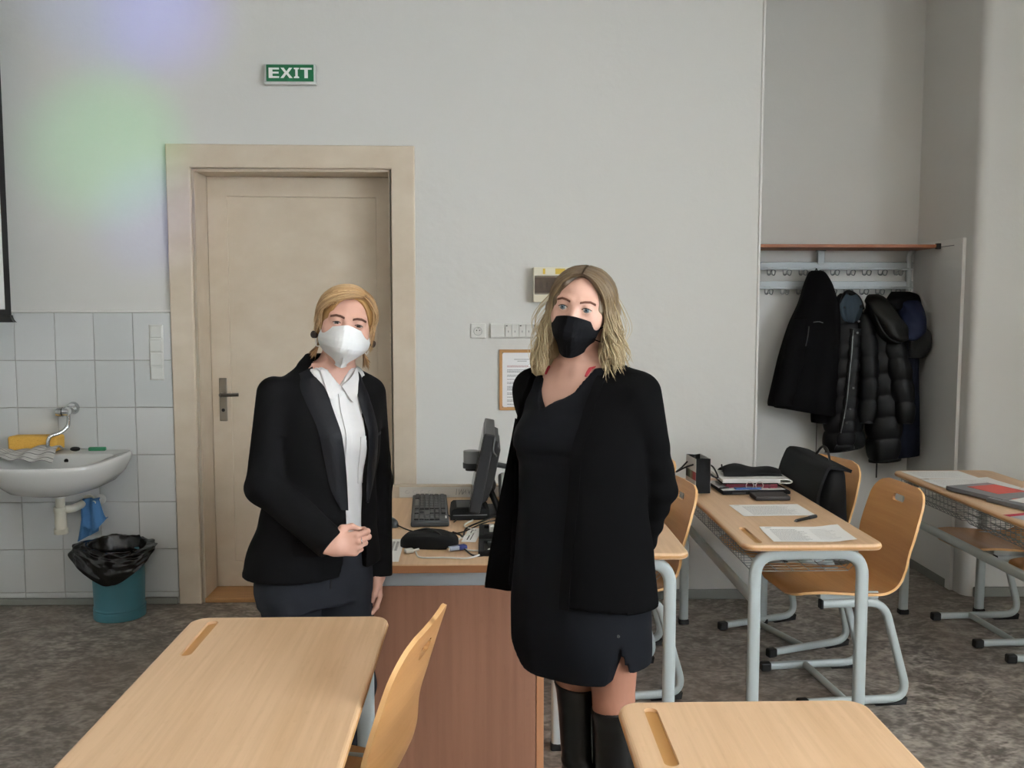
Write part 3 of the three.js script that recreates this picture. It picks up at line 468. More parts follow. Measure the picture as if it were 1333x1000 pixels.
{
  const t = thing('framed_notice', 'printed notice in a thin light wooden frame behind the fair hair', 'framed notice', [0.175, 1.181, zw]);
  part('frame', cut(box(0.235, 0.318, 0.014, 0, 0, 0.007, 0.003), box(0.203, 0.286, 0.03, 0, 0, 0.015)), std(0xb78a55, 0.5), t);
  const tex = print(360, 500, (c, w, h) => { c.fillStyle = '#eceded'; c.fillRect(0, 0, w, h); rows(c, 110, 60, 200, 1, 10, '#444', 4, 5); rows(c, 140, 76, 120, 1, 10, '#555', 4, 6); let y = 118; for (const n of [2, 3, 2, 1, 2, 4, 2, 1, 2, 1, 1]) { rows(c, 45, y, 270, n, 11, y === 118 ? '#a66' : '#555', 4, y); y += n * 11 + 16; } });
  const g = slab(roundRect(0.203, 0.286, 0.012), 0.003, 0); const p = g.attributes.position, uv = g.attributes.uv; for (let i = 0; i < p.count; i++) uv.setXY(i, p.getX(i) / 0.203 + 0.5, p.getY(i) / 0.286 + 0.5);
  part('notice_sheet', g.translate(0, 0, 0.004), std(0xffffff, 0.6, { map: tex }), t); part('backing', box(0.203, 0.286, 0.003, 0, 0, 0.002), std(0xa87c4a, 0.6), t);
  for (const sx of [-1, 1]) for (const sy of [-1, 1]) part('corner_screw', cyl(0.003, 0.003, sx * 0.1, sy * 0.142, 0.0145, 'z'), M.midGrey, t);
}
{ // projection screen at the left edge
  const t = thing('projection_screen', 'white projection screen with black border at the left edge', 'projection screen', [-3.24, 2.55, -4.6]), w = 1.8, y0 = -1.058, y1 = 0.98;
  part('white_cloth', box(w - 0.06, y1 - y0 - 0.08, 0.003, 0, (y0 + y1) / 2 + 0.02, 0), M.paper, t);
  part('black_border', cut(box(w, y1 - y0, 0.0022, 0, (y0 + y1) / 2, 0.001), box(w - 0.055, y1 - y0 - 0.11, 0.02, 0, (y0 + y1) / 2 + 0.002, 0)), M.black, t);
  const b = new THREE.Shape(); b.moveTo(-w / 2, 0.035); b.lineTo(w / 2, 0.035); b.quadraticCurveTo(w / 2 + 0.003, 0.012, w / 2 + 0.02, 0); b.lineTo(-w / 2 - 0.02, 0); b.quadraticCurveTo(-w / 2 - 0.003, 0.012, -w / 2, 0.035); part('bottom_bar', slab(b, 0.03, 0.002).translate(0, y0 - 0.006, -0.015), M.black, t);
  part('roller_case', box(w - 0.04, 0.1, 0.1, 0, 1.0, -0.02, 0.02), M.white, t); for (const s of [-1, 1]) part('wall_bracket', box(0.03, 0.12, 0.17, s * 0.75, 1.02, -0.12, 0.004), M.white, t);
}
// ---------------------------------------------------------------- lofted cloth: horizontal elliptical rings along a hanging centre line
function loft(secs, opt = {}) {
  const { nu = 48, nv = 60, mod = () => 0, pow = 1, capTop = true, capBottom = true } = opt, S = secs.length;
  const val = (k, v) => { const f = v * (S - 1), i = Math.min(S - 2, Math.floor(f)), t = f - i, g = (j) => secs[clamp(j, 0, S - 1)][k], a = g(i - 1), b = g(i), c = g(i + 1), d = g(i + 2); return b + 0.5 * t * (c - a + t * (2 * a - 5 * b + 4 * c - d + t * (3 * (b - c) + d - a))); };
  const P = [], I = [], uv = [];
  for (let j = 0; j <= nv; j++) { const v = j / nv, x = val(0, v), y = val(1, v), z = val(2, v), rx = Math.max(0.003, val(3, v)), rz = Math.max(0.003, val(4, v)), tilt = S && secs[0].length > 5 ? val(5, v) : 0;
    for (let i = 0; i < nu; i++) { const th = i / nu * 2 * Math.PI, c = Math.cos(th), s = Math.sin(th), m = 1 + mod(th, v, y), q = (w) => Math.sign(w) * Math.abs(w) ** pow; P.push(x + rx * q(c) * m, y + tilt * q(c) * rx, z + rz * q(s) * m); uv.push(i / nu, v); } }
  for (let j = 0; j < nv; j++) for (let i = 0; i < nu; i++) { const a = j * nu + i, b = j * nu + (i + 1) % nu; I.push(a, b, a + nu, b, b + nu, a + nu); }
  const cap = (j, flip) => { let x = 0, y = 0, z = 0; for (let i = 0; i < nu; i++) { x += P[(j * nu + i) * 3]; y += P[(j * nu + i) * 3 + 1]; z += P[(j * nu + i) * 3 + 2]; } const c = P.length / 3; P.push(x / nu, y / nu, z / nu); uv.push(0, 0); for (let i = 0; i < nu; i++) { const a = j * nu + i, b = j * nu + (i + 1) % nu; flip ? I.push(c, b, a) : I.push(c, a, b); } };
  if (capTop) cap(0, true); if (capBottom) cap(nv, false);
  const g = new THREE.BufferGeometry(); g.setAttribute('position', new THREE.Float32BufferAttribute(P, 3)); g.setAttribute('uv', new THREE.Float32BufferAttribute(uv, 2)); g.setIndex(I); g.computeVertexNormals(); 
  return g;
}
// ---------------------------------------------------------------- washbasin corner
{
  const t = thing('washbasin', 'white wall-hung washbasin on the tiles at the left', 'sink', [-2.14, 0, zw + 0.014]);
  const out = (th, a, bf, bb) => { const c = Math.cos(th), s = Math.sin(th), p = s < 0 ? 0.35 : 0.9, q = (w, e) => Math.sign(w) * Math.abs(w) ** e; return [a * q(c, s < 0 ? 0.3 : 0.8), s < 0 ? bb * q(s, p) : bf * q(s, p)]; };
  const prof = [[0.2, -0.175, 0], [0.45, -0.17, 0], [0.72, -0.14, 0], [0.9, -0.085, 0], [0.975, -0.035, 0], [0.995, -0.012, 0], [0.99, 0.0, 0], [0.97, 0.006, 0], [0.945, 0.003, 0], [1.0, 0.0, 1], [0.96, -0.012, 1], [0.9, -0.05, 1], [0.75, -0.105, 1], [0.45, -0.132, 1], [0.12, -0.138, 1], [0.02, -0.139, 1]];
  const n = 64, P = [], I = [];
  prof.forEach(([s, y, inner]) => { for (let i = 0; i < n; i++) { const th = i / n * 2 * Math.PI; let [x, z] = inner ? out(th, 0.265, 0.235, 0.15) : out(th, 0.32, 0.3, 0.2); const droop = -0.02 * smooth(0.0, 0.27, z * s); const cz = inner ? 0.262 : 0.2; const sz = inner ? s : (s < 0.9 && z < 0 ? 1 : s); P.push(x * s, 0.82 + y + droop, cz + z * (inner ? s : sz)); } });
  for (let j = 0; j < prof.length - 1; j++) for (let i = 0; i < n; i++) { const a = j * n + i, b = j * n + (i + 1) % n; I.push(a, a + n, b, b, a + n, b + n); }
  const g = new THREE.BufferGeometry(); g.setAttribute('position', new THREE.Float32BufferAttribute(P, 3)); g.setIndex(I); g.computeVertexNormals();
  part('basin', g, M.porcelain, t); part('overflow_hole', cyl(0.011, 0.006, 0.005, 0.785, 0.122, 'z'), M.black, t); part('drain', cyl(0.025, 0.006, 0, 0.684, 0.262), M.chrome, t);
  const tr = std(0xd9d6c6, 0.4); part('drain_nut', [cyl(0.034, 0.03, 0.01, 0.632, 0.22)], M.whitePlastic, t);
  const tp = part('bottle_trap', [cyl(0.022, 0.06, 0.01, 0.59, 0.22), cyl(0.031, 0.022, 0.01, 0.558, 0.22), cyl(0.028, 0.1, 0.01, 0.5, 0.22), cyl(0.033, 0.026, 0.01, 0.448, 0.22)], tr, t, 'cream plastic bottle trap'); part('outlet_pipe', [sweep(rounded([[0.02, 0.555, 0.215], [0.06, 0.555, 0.2], [0.06, 0.555, 0.0]], 0.02), [0, 1, 0], 0.02, 0.02, 14), cyl(0.034, 0.012, 0.06, 0.555, 0.01, 'z')], tr, tp);
  const f = thing('wall_faucet', 'chrome wall faucet with a curved spout above the basin', 'faucet', [-2.145, 1.02, zw + 0.013]);
  part('wall_flange', cyl(0.033, 0.02, 0, 0.02, 0.01, 'z', 0.026), M.chrome, f); part('valve_body', [cyl(0.02, 0.06, 0, 0.012, 0.04, 'z'), cyl(0.022, 0.03, -0.012, 0.008, 0.055, 'x')], M.chrome, f); part('tap_handle', [cyl(0.026, 0.03, -0.045, 0.005, 0.055, 'x', 0.02, 8)], M.chrome, f);
  part('spout', tube([[0, 0.0, 0.06], [0, -0.04, 0.06], [-0.006, -0.07, 0.065], [-0.03, -0.095, 0.09], [-0.065, -0.11, 0.12], [-0.075, -0.135, 0.13], [-0.077, -0.17, 0.13]], 0.0095, 40, 12), M.chrome, f); part('aerator', cyl(0.0125, 0.022, -0.077, -0.17, 0.13), M.midGrey, f);
  const sp = thing('sponge', 'yellow sponge block on the back rim of the washbasin', 'sponge', [-2.31, 0.827, zw + 0.075], -0.02);
  const sg = new RoundedBoxGeometry(0.245, 0.078, 0.1, 5, 0.014); { const p = sg.attributes.position; for (let i = 0; i < p.count; i++) { p.setY(i, p.getY(i) + 0.039 + 0.004 * vnoise(p.getX(i) * 20, p.getZ(i) * 20, 64, 64, 8)); p.setX(i, p.getX(i) * (1 + p.getY(i) * 0.2)); } sg.computeVertexNormals(); }
  part('foam_block', metricUV(sg, 0.1), std(0xffffff, 0.95, { map: texture(128, 128, (u, v) => mixc([226, 178, 84], [196, 144, 58], vnoise(u * 60, v * 60, 60, 60, 3) > 0.8 ? 0.9 : 0.2 * vnoise(u * 20, v * 20, 20, 20, 4))) }), sp);
  const rag = grid((u, v) => { const x = -2.62 + 0.44 * u, b = Math.exp(-(((v - 0.45) / 0.3) ** 2)); return [x + 0.02 * v, 0.832 + 0.028 * b * (0.6 + 0.4 * Math.sin(u * 9)) + 0.006 * Math.sin(u * 30 + v * 6) - 0.035 * smooth(0.7, 1, v) * smooth(0.2, 1, u), zw + 0.06 + 0.2 * v + 0.03 * Math.sin(u * 4)]; }, 60, 30, 0.004);
  solo('cleaning_rag', rag, std(0xffffff, 0.95, { map: texture(64, 256, (u, v) => { const k = (v * 9) % 1; return k < 0.14 ? [98, 98, 98] : k > 0.5 && k < 0.55 ? [140, 140, 138] : [190, 188, 182]; }) }), 'crumpled grey striped rag over the left of the washbasin', 'rag');
  const br = thing('hand_brush', 'small brush with a green handle lying on the washbasin rim', 'brush', [-2.04, 0.832, zw + 0.13], 0.06); part('handle', box(0.085, 0.02, 0.022, 0.058, 0.012, 0, 0.006), std(0x2e7a55, 0.4), br); part('ferrule', cyl(0.004, 0.05, -0.005, 0.012, 0, 'x'), M.chrome, br);
  const bh = new THREE.SphereGeometry(1, 16, 12).scale(0.026, 0.012, 0.013).translate(-0.05, 0.013, 0); part('bristle_head', bh, M.black, br);
  // blue cloth over the pipe valve
  const vl = thing('angle_valve', 'small white valve on the tiles behind the blue cloth', 'valve', [-2.02, 0.562, zw + 0.013]); part('rosette', cyl(0.026, 0.012, 0, 0, 0.006, 'z'), M.whitePlastic, vl); part('stem', cyl(0.011, 0.09, 0, 0, 0.05, 'z'), M.whitePlastic, vl); part('knob', cyl(0.016, 0.022, 0.02, 0, 0.06, 'x', 0.014, 10), M.whitePlastic, vl);
  const cl = grid((u, v) => { const s = v < 0.4 ? -1 : 1, a = (v - 0.4) * 2, w = 0.05 + 0.03 * Math.abs(a), len = s < 0 ? 0.2 : 0.12; const fold = 0.012 * Math.sin(u * 11 + a); const y = 0.578 - len * smooth(0, 1, Math.abs(a)) * 1.0 - (s < 0 ? 0.07 * (1 - u) * Math.abs(a) : 0.035 * Math.sin(u * 4) * Math.abs(a)); return [-2.045 + (u - 0.5) * w * 1.5 - (s < 0 ? 0.05 * Math.abs(a) : -0.025 * a), y, zw + 0.075 + 0.03 * Math.tanh(a * 5) + fold]; }, 30, 40, 0.003);
  solo('blue_cloth', cl, std(0x4878a8, 0.9), 'blue cleaning cloth hung under the washbasin', 'cloth');
}
{ // bin with a black liner
  const t = thing('waste_bin', 'teal plastic waste bin on the floor under the tiles', 'bin', [-1.872, 0, zw + 0.19]), L = (p) => new THREE.LatheGeometry(p.map(([r, y]) => new THREE.Vector2(r, y)), 40);
  const teal = std(0x3f7480, 0.42); part('bucket', [L([[0.0, 0.004], [0.112, 0.004], [0.118, 0.01], [0.119, 0.045], [0.123, 0.048], [0.124, 0.056], [0.118, 0.06], [0.122, 0.2], [0.124, 0.32], [0.126, 0.324], [0.123, 0.328], [0.117, 0.32], [0.112, 0.06], [0, 0.055]]).scale(1.02, 1, 1)], teal, t);
  part('foot_ring', L([[0.119, 0.0], [0.1245, 0.001], [0.125, 0.04], [0.119, 0.043]]), teal, t);
  const ring = (th) => ({ out: 0.155 + 0.075 * Math.max(0, Math.cos(th - Math.PI * 0.97)) ** 3 + 0.02 * Math.max(0, Math.cos(th)), low: 0.3 - 0.105 * Math.max(0, Math.sin(th + 0.15)) ** 1.5 + 0.04 * Math.max(0, Math.cos(th - Math.PI)) ** 2 + 0.03 * Math.max(0, Math.cos(th - 0.2)) });
  const bag = grid((u, v) => { const th = u * 2 * Math.PI, q = ring(th), n = (fbm(u, v, 9, 6, 3, 77) - 0.5), m = (fbm(u, v, 22, 10, 2, 87) - 0.5); let r, y;
    if (v < 0.4) { const k = v / 0.4; r = lerp(0.05, 0.136, Math.pow(k, 0.45)); y = lerp(0.16, 0.372 + 0.018 * Math.sin(th - 2.2), k); } else { const k = (v - 0.4) / 0.6; r = lerp(0.136, q.out, Math.pow(k, 0.7)) + 0.012 * Math.sin(k * 3.1); y = lerp(0.372 + 0.018 * Math.sin(th - 2.2), q.low, k * k * 0.75 + k * 0.25); }
    r += (n * 0.05 + m * 0.022) * (v < 0.4 ? 0.3 : 1); if (v >= 0.4) r = Math.max(r, 0.134); else r = Math.min(r, 0.112 + 0.024 * smooth(0.25, 0.4, v)); y += n * 0.03 * v + m * 0.016; return [r * Math.cos(th) * 1.0, y, r * Math.sin(th)]; }, 110, 40);
  { const p = bag.attributes.position, W = 111; for (let j = 0; j <= 40; j++) for (const k of [0, 1, 2]) p.setXYZ(j * W + 110, p.getX(j * W), p.getY(j * W), p.getZ(j * W)); bag.computeVertexNormals(); }
  const b = part(numbered('bin_liner'), bag, std(0x0d0d0e, 0.25, { side: THREE.DoubleSide }), scene); b.position.set(-1.872, 0, zw + 0.19); tag(b, 'black plastic liner folded over the rim of the teal bin', 'bin bag');
}
// ---------------------------------------------------------------- coat niche
const nz = NICHE.z;
{
  const pn = thing('niche_side_board', 'tall pale laminate board closing the right side of the coat niche', 'board', [2.552, 0, -5.2]);
  part('board', box(0.018, 1.93, 0.56, 0.0, 0.967, 0, 0.001), M.laminate, pn); part('edge_strip', box(0.019, 1.93, 0.003, 0, 0.967, 0.281, 0.001), M.white, pn); part('joint_strip', box(0.002, 0.004, 0.46, -0.0095, 1.897, -0.04), M.midGrey, pn); part('floor_strip', box(0.02, 0.05, 0.5, -0.002, 0.025, -0.02, 0.002), M.basebd, pn);
  const bk = thing('niche_back_boards', 'pale boards lining the back of the coat niche below the shelf', 'boards', [0, 0, nz + 0.011]); part('board', box(0.555, 1.87, 0.018, 1.7, 0.95, 0, 0.001), M.laminate, bk); part('board', box(0.555, 1.87, 0.018, 2.26, 0.95, 0, 0.001), M.laminate, bk); part('joint', box(0.006, 1.87, 0.01, 1.98, 0.95, 0.001), M.black, bk);
  const sh = thing('coat_shelf', 'thin brown wooden shelf over the coat hooks', 'shelf', [0, 0, 0]);
  part('shelf_board', metricUV(box(2.542 - 1.425, 0.018, 0.3, (1.425 + 2.542) / 2, 1.903, nz + 0.17, 0.002), 0.5, true), std(0xffffff, 0.5, { map: grain([158, 96, 56], [126, 72, 40], 19) }), sh); part('end_cap', box(0.024, 0.032, 0.028, 2.533, 1.902, nz + 0.32, 0.003), M.black, sh);
  const rk = thing('coat_rack', 'grey metal coat rack with two rows of hooks', 'coat rack', [0, 0, 0]), zr = nz + 0.055;
  const rail = (y) => part('rail', [box(1.06, 0.046, 0.02, 1.985, y, zr, 0.003), box(1.06, 0.012, 0.012, 1.985, y - 0.018, zr + 0.012, 0.003)], M.rack, rk); rail(1.802); rail(1.69);
  part('upright', sweep(rounded([[2.49, 1.655, zr + 0.004], [2.49, 1.87, zr + 0.004], [2.515, 1.893, zr + 0.004]], 0.02), [0, 0, 1], 0.014, 0.016, 8, 0.6), M.rack, rk); part('upright', [box(0.04, 0.09, 0.03, 1.962, 1.855, zr, 0.004)], M.rack, rk); part('bracket_cap', box(0.05, 0.006, 0.04, 1.962, 1.892, zr + 0.002), M.midGrey, rk);
  const hg = (() => { const q = (x) => tube([[x, 0.02, 0.012], [x, -0.015, 0.014], [x + 0.002, -0.024, 0.03], [x + 0.004, -0.022, 0.05], [x + 0.006, -0.002, 0.06]], 0.0032, 18, 6); return merge([q(-0.014), q(0.014), tube([[-0.008, -0.002, 0.06], [0.006, 0.006, 0.066], [0.02, -0.002, 0.06]], 0.0032, 10, 6), bar([-0.014, -0.018, 0.016], [0.014, -0.018, 0.016], 0.003)]); })();
  for (const [y, off] of [[1.772, 0], [1.66, -0.012]]) for (let i = 0; i < 9; i++) { const h = part('coat_hook', hg, M.wire, rk); h.position.set(1.658 + off + i * 0.0915 * 1.03, y, zr); }
}
// ---------------------------------------------------------------- coats on the hooks
const zq = nz + 0.19;                                // centre plane of the hanging coats
{
  const cloth = matte(0x08080a), t = thing('black_coat', 'plain black coat, leftmost on the hooks, widest at the hem', 'coat', [0, 0, 0]);
  const fold = (th, v) => 0.05 * smooth(0.15, 0.6, v) * Math.sin(th * 7 + v * 3) + 0.03 * smooth(0.3, 1, v) * Math.sin(th * 12 + 2);
  part('body', loft([[1.912, 1.772, zq - 0.055, 0.03, 0.02, 0], [1.912, 1.755, zq - 0.045, 0.052, 0.045, 0], [1.91, 1.69, zq - 0.02, 0.082, 0.075, 0], [1.905, 1.58, zq, 0.115, 0.09, 0], [1.895, 1.46, zq, 0.155, 0.095, 0], [1.872, 1.28, zq, 0.182, 0.1, -0.02], [1.852, 1.1, zq, 0.198, 0.1, -0.08], [1.84, 0.985, zq, 0.208, 0.1, -0.14], [1.838, 0.955, zq, 0.205, 0.095, -0.16]], { nu: 72, nv: 60, mod: fold }), cloth, t);
  part('sleeve', loft([[1.80, 1.5, zq + 0.03, 0.04, 0.05], [1.765, 1.35, zq + 0.06, 0.06, 0.055], [1.735, 1.18, zq + 0.06, 0.06, 0.055], [1.71, 1.02, zq + 0.05, 0.058, 0.05], [1.705, 0.99, zq + 0.05, 0.055, 0.048]], { nu: 36, nv: 40, mod: (th, v) => 0.05 * Math.sin(v * 30 + th * 2) }), cloth, t);
  part('lower_lining', loft([[1.965, 1.05, zq - 0.03, 0.07, 0.06], [1.965, 0.92, zq - 0.03, 0.068, 0.06], [1.965, 0.885, zq - 0.03, 0.064, 0.058]], { nu: 36, nv: 14, mod: (th) => 0.05 * Math.sin(th * 6) }), cloth, t);
  part('zip', tube([[1.845, 1.475, zq + 0.105], [1.875, 1.478, zq + 0.108], [1.9, 1.472, zq + 0.106]], 0.0025, 12, 6), M.midGrey, t); part('zip', tube([[1.82, 1.452, zq + 0.106], [1.812, 1.4, zq + 0.115], [1.8, 1.34, zq + 0.118]], 0.003, 12, 6), std(0x3c3d3e, 0.5), t);
  part('hanging_loop', tube([[1.905, 1.765, zq - 0.05], [1.912, 1.785, zq - 0.06], [1.919, 1.765, zq - 0.05]], 0.003, 10, 6), M.black, t);
}
const quilt = (amp, pitch, y0 = 0) => (th, v, y) => amp * (Math.pow(Math.abs(Math.sin(Math.PI * (y - y0) / pitch + 0.12 * Math.sin(th * 3))), 0.5) - 0.78) + 0.02 * Math.sin(th * 5 + v * 4);
{
  const puff = matte(0x0e1013, 0.5, 0.5), t = thing('long_puffer_coat', 'long open black quilted coat with grey lining, second from the left', 'coat', [0, 0, 0]);
  part('body', loft([[2.095, 1.64, zq - 0.06, 0.04, 0.02, 0], [2.09, 1.6, zq - 0.04, 0.07, 0.05, 0], [2.085, 1.5, zq - 0.01, 0.085, 0.075, 0], [2.075, 1.35, zq, 0.09, 0.08, 0], [2.07, 1.1, zq, 0.098, 0.085, 0], [2.075, 0.9, zq, 0.112, 0.085, 0.02], [2.085, 0.76, zq, 0.122, 0.08, 0.12], [2.088, 0.73, zq, 0.12, 0.075, 0.16]], { nu: 56, nv: 170, mod: quilt(0.15, 0.105) }), puff, t);
  part('front_placket', loft([[2.1, 1.44, zq + 0.075, 0.034, 0.02], [2.09, 1.25, zq + 0.085, 0.036, 0.02], [2.075, 1.0, zq + 0.09, 0.042, 0.02], [2.06, 0.8, zq + 0.085, 0.055, 0.02], [2.055, 0.74, zq + 0.08, 0.055, 0.016]], { nu: 28, nv: 150, mod: quilt(0.24, 0.07) }), puff, t);
  part('zip', tube([[2.078, 1.43, zq + 0.098], [2.066, 1.25, zq + 0.106], [2.045, 1.0, zq + 0.11], [2.022, 0.84, zq + 0.1]], 0.0032, 40, 6), std(0x8a8c8e, 0.35, { metalness: 0.6 }), t);
  [[2.1, 1.415], [2.105, 1.48], [2.085, 1.1], [2.07, 0.98], [2.052, 0.9]].forEach(([x, y]) => part('snap_button', cyl(0.006, 0.006, x - 0.003, y, zq + 0.112, 'z'), M.midGrey, t));
  part('sleeve', loft([[2.155, 1.52, zq + 0.03, 0.03, 0.04], [2.17, 1.4, zq + 0.06, 0.055, 0.055], [2.185, 1.2, zq + 0.07, 0.056, 0.056], [2.185, 1.0, zq + 0.07, 0.056, 0.054], [2.18, 0.915, zq + 0.07, 0.048, 0.046], [2.178, 0.895, zq + 0.07, 0.046, 0.044]], { nu: 36, nv: 130, mod: quilt(0.2, 0.125, 0.03) }), puff, t);
  const lining = matte(0x323d46, 0.85, 0.3); part('lining_collar', grid((u, v) => { const a = (u - 0.5) * 2; return [2.083 + a * (0.03 + 0.035 * Math.sin(v * 3)) - 0.012 * v, 1.625 - 0.155 * v + 0.012 * a * a, zq + 0.035 + 0.045 * v + 0.012 * Math.sin(u * 14) * v]; }, 20, 16, 0.006), lining, t, 'grey inner collar');
  part('collar_edge', tube([[2.03, 1.545, zq + 0.06], [2.045, 1.6, zq + 0.02], [2.09, 1.645, zq - 0.03], [2.13, 1.61, zq + 0.02], [2.14, 1.55, zq + 0.06]], 0.016, 30, 8), puff, t);
}
{
  const puff = matte(0x0c0e10, 0.5, 0.5), t = thing('hooded_puffer_coat', 'black quilted coat with a drooping hood, third from the left', 'coat', [0, 0, 0]);
  part('body', loft([[2.25, 1.6, zq - 0.04, 0.04, 0.03, 0], [2.265, 1.5, zq - 0.01, 0.09, 0.07, 0], [2.29, 1.3, zq, 0.105, 0.085, 0], [2.31, 1.05, zq, 0.11, 0.09, 0], [2.325, 0.85, zq, 0.112, 0.09, 0.02], [2.33, 0.7, zq, 0.105, 0.08, 0.06], [2.33, 0.66, zq, 0.095, 0.07, 0.1]], { nu: 56, nv: 170, mod: quilt(0.15, 0.125, 0.05) }), puff, t);
  part('hood', loft([[2.23, 1.635, zq + 0.0, 0.025, 0.02, 0], [2.235, 1.61, zq + 0.03, 0.06, 0.05, -0.1], [2.26, 1.54, zq + 0.06, 0.1, 0.075, -0.35], [2.29, 1.46, zq + 0.09, 0.1, 0.075, -0.3], [2.31, 1.385, zq + 0.1, 0.075, 0.06, -0.15], [2.315, 1.355, zq + 0.1, 0.035, 0.03, 0]], { nu: 44, nv: 50, mod: (th, v) => 0.05 * Math.sin(th * 4 + v * 9) + 0.03 * Math.sin(v * 26) }), matte(0x111210, 0.5, 0.5), t);
  part('hood_seam', tube([[2.18, 1.56, zq + 0.1], [2.21, 1.45, zq + 0.15], [2.26, 1.38, zq + 0.165], [2.33, 1.36, zq + 0.15]], 0.006, 24, 6), puff, t);
  part('sleeve', loft([[2.315, 1.42, zq + 0.04, 0.05, 0.045], [2.345, 1.28, zq + 0.07, 0.066, 0.06], [2.375, 1.1, zq + 0.08, 0.068, 0.06], [2.395, 0.98, zq + 0.08, 0.06, 0.055], [2.4, 0.915, zq + 0.08, 0.052, 0.048], [2.4, 0.892, zq + 0.08, 0.05, 0.046]], { nu: 36, nv: 130, mod: quilt(0.2, 0.125, 0.02) }), puff, t);
  part('toggle_tape', box(0.008, 0.12, 0.006, 2.28, 0.62, zq, 0.002), M.black, t);
}
{
  const navy = matte(0x0b101e, 0.75, 0.3), t = thing('navy_coat', 'dark navy coat with a fur-trimmed hood, rightmost on the hooks', 'coat', [0, 0, 0]);
  part('body', loft([[2.4, 1.645, zq - 0.05, 0.045, 0.03, 0], [2.41, 1.58, zq - 0.02, 0.08, 0.06, 0], [2.435, 1.4, zq - 0.01, 0.08, 0.08, 0], [2.44, 1.2, zq, 0.06, 0.085, 0], [2.435, 0.95, zq, 0.08, 0.085, 0], [2.43, 0.72, zq, 0.095, 0.08, 0.08], [2.43, 0.69, zq, 0.092, 0.075, 0.1]], { nu: 44, nv: 60, mod: (th, v) => 0.04 * Math.sin(th * 5 + v * 5) }), navy, t);
  part('hood', loft([[2.42, 1.6, zq + 0.03, 0.05, 0.04, 0], [2.43, 1.54, zq + 0.06, 0.072, 0.06, -0.1], [2.435, 1.46, zq + 0.08, 0.068, 0.06, -0.1], [2.42, 1.39, zq + 0.1, 0.05, 0.045, 0.1], [2.415, 1.37, zq + 0.1, 0.02, 0.02, 0]], { nu: 40, nv: 44, mod: (th, v) => 0.08 * Math.sin(th * 3 + v * 10) + 0.04 * Math.sin(v * 22) }), matte(0x131a30, 0.7, 0.4), t);
  part('collar', loft([[2.395, 1.65, zq - 0.02, 0.05, 0.035, 0], [2.4, 1.62, zq, 0.085, 0.06, 0.1], [2.4, 1.57, zq + 0.01, 0.1, 0.06, -0.2], [2.39, 1.54, zq + 0.01, 0.08, 0.05, -0.2]], { nu: 36, nv: 20, mod: (th, v) => 0.06 * Math.sin(th * 4) }), matte(0x08080a), t);
  // fur trim: a dark roll bristling with short hairs
  const g = [loft([[2.465, 1.45, zq + 0.07, 0.03, 0.03], [2.475, 1.41, zq + 0.08, 0.058, 0.05], [2.472, 1.33, zq + 0.08, 0.062, 0.052], [2.455, 1.27, zq + 0.07, 0.04, 0.04]], { nu: 24, nv: 14 })];
  for (let i = 0; i < 700; i++) { const a = rr(0, 6.28), v = rnd(), cx = 2.468, cy = 1.45 - 0.18 * v, R = 0.058 * Math.sin(0.5 + v * 2.2), d = V(Math.cos(a), rr(-0.5, 0.5), Math.sin(a)), p = V(cx + Math.cos(a) * R * 0.9, cy, zq + 0.075 + Math.sin(a) * R * 0.8), L = rr(0.012, 0.026); const c = new THREE.ConeGeometry(0.0016, L, 3); c.translate(0, L / 2, 0); c.applyQuaternion(new THREE.Quaternion().setFromUnitVectors(V(0, 1, 0), d.normalize())); c.translate(...p.toArray()); g.push(c); }
  const fur = part('fur_trim', g, std(0x0c0c0b, 0.95), t);
}
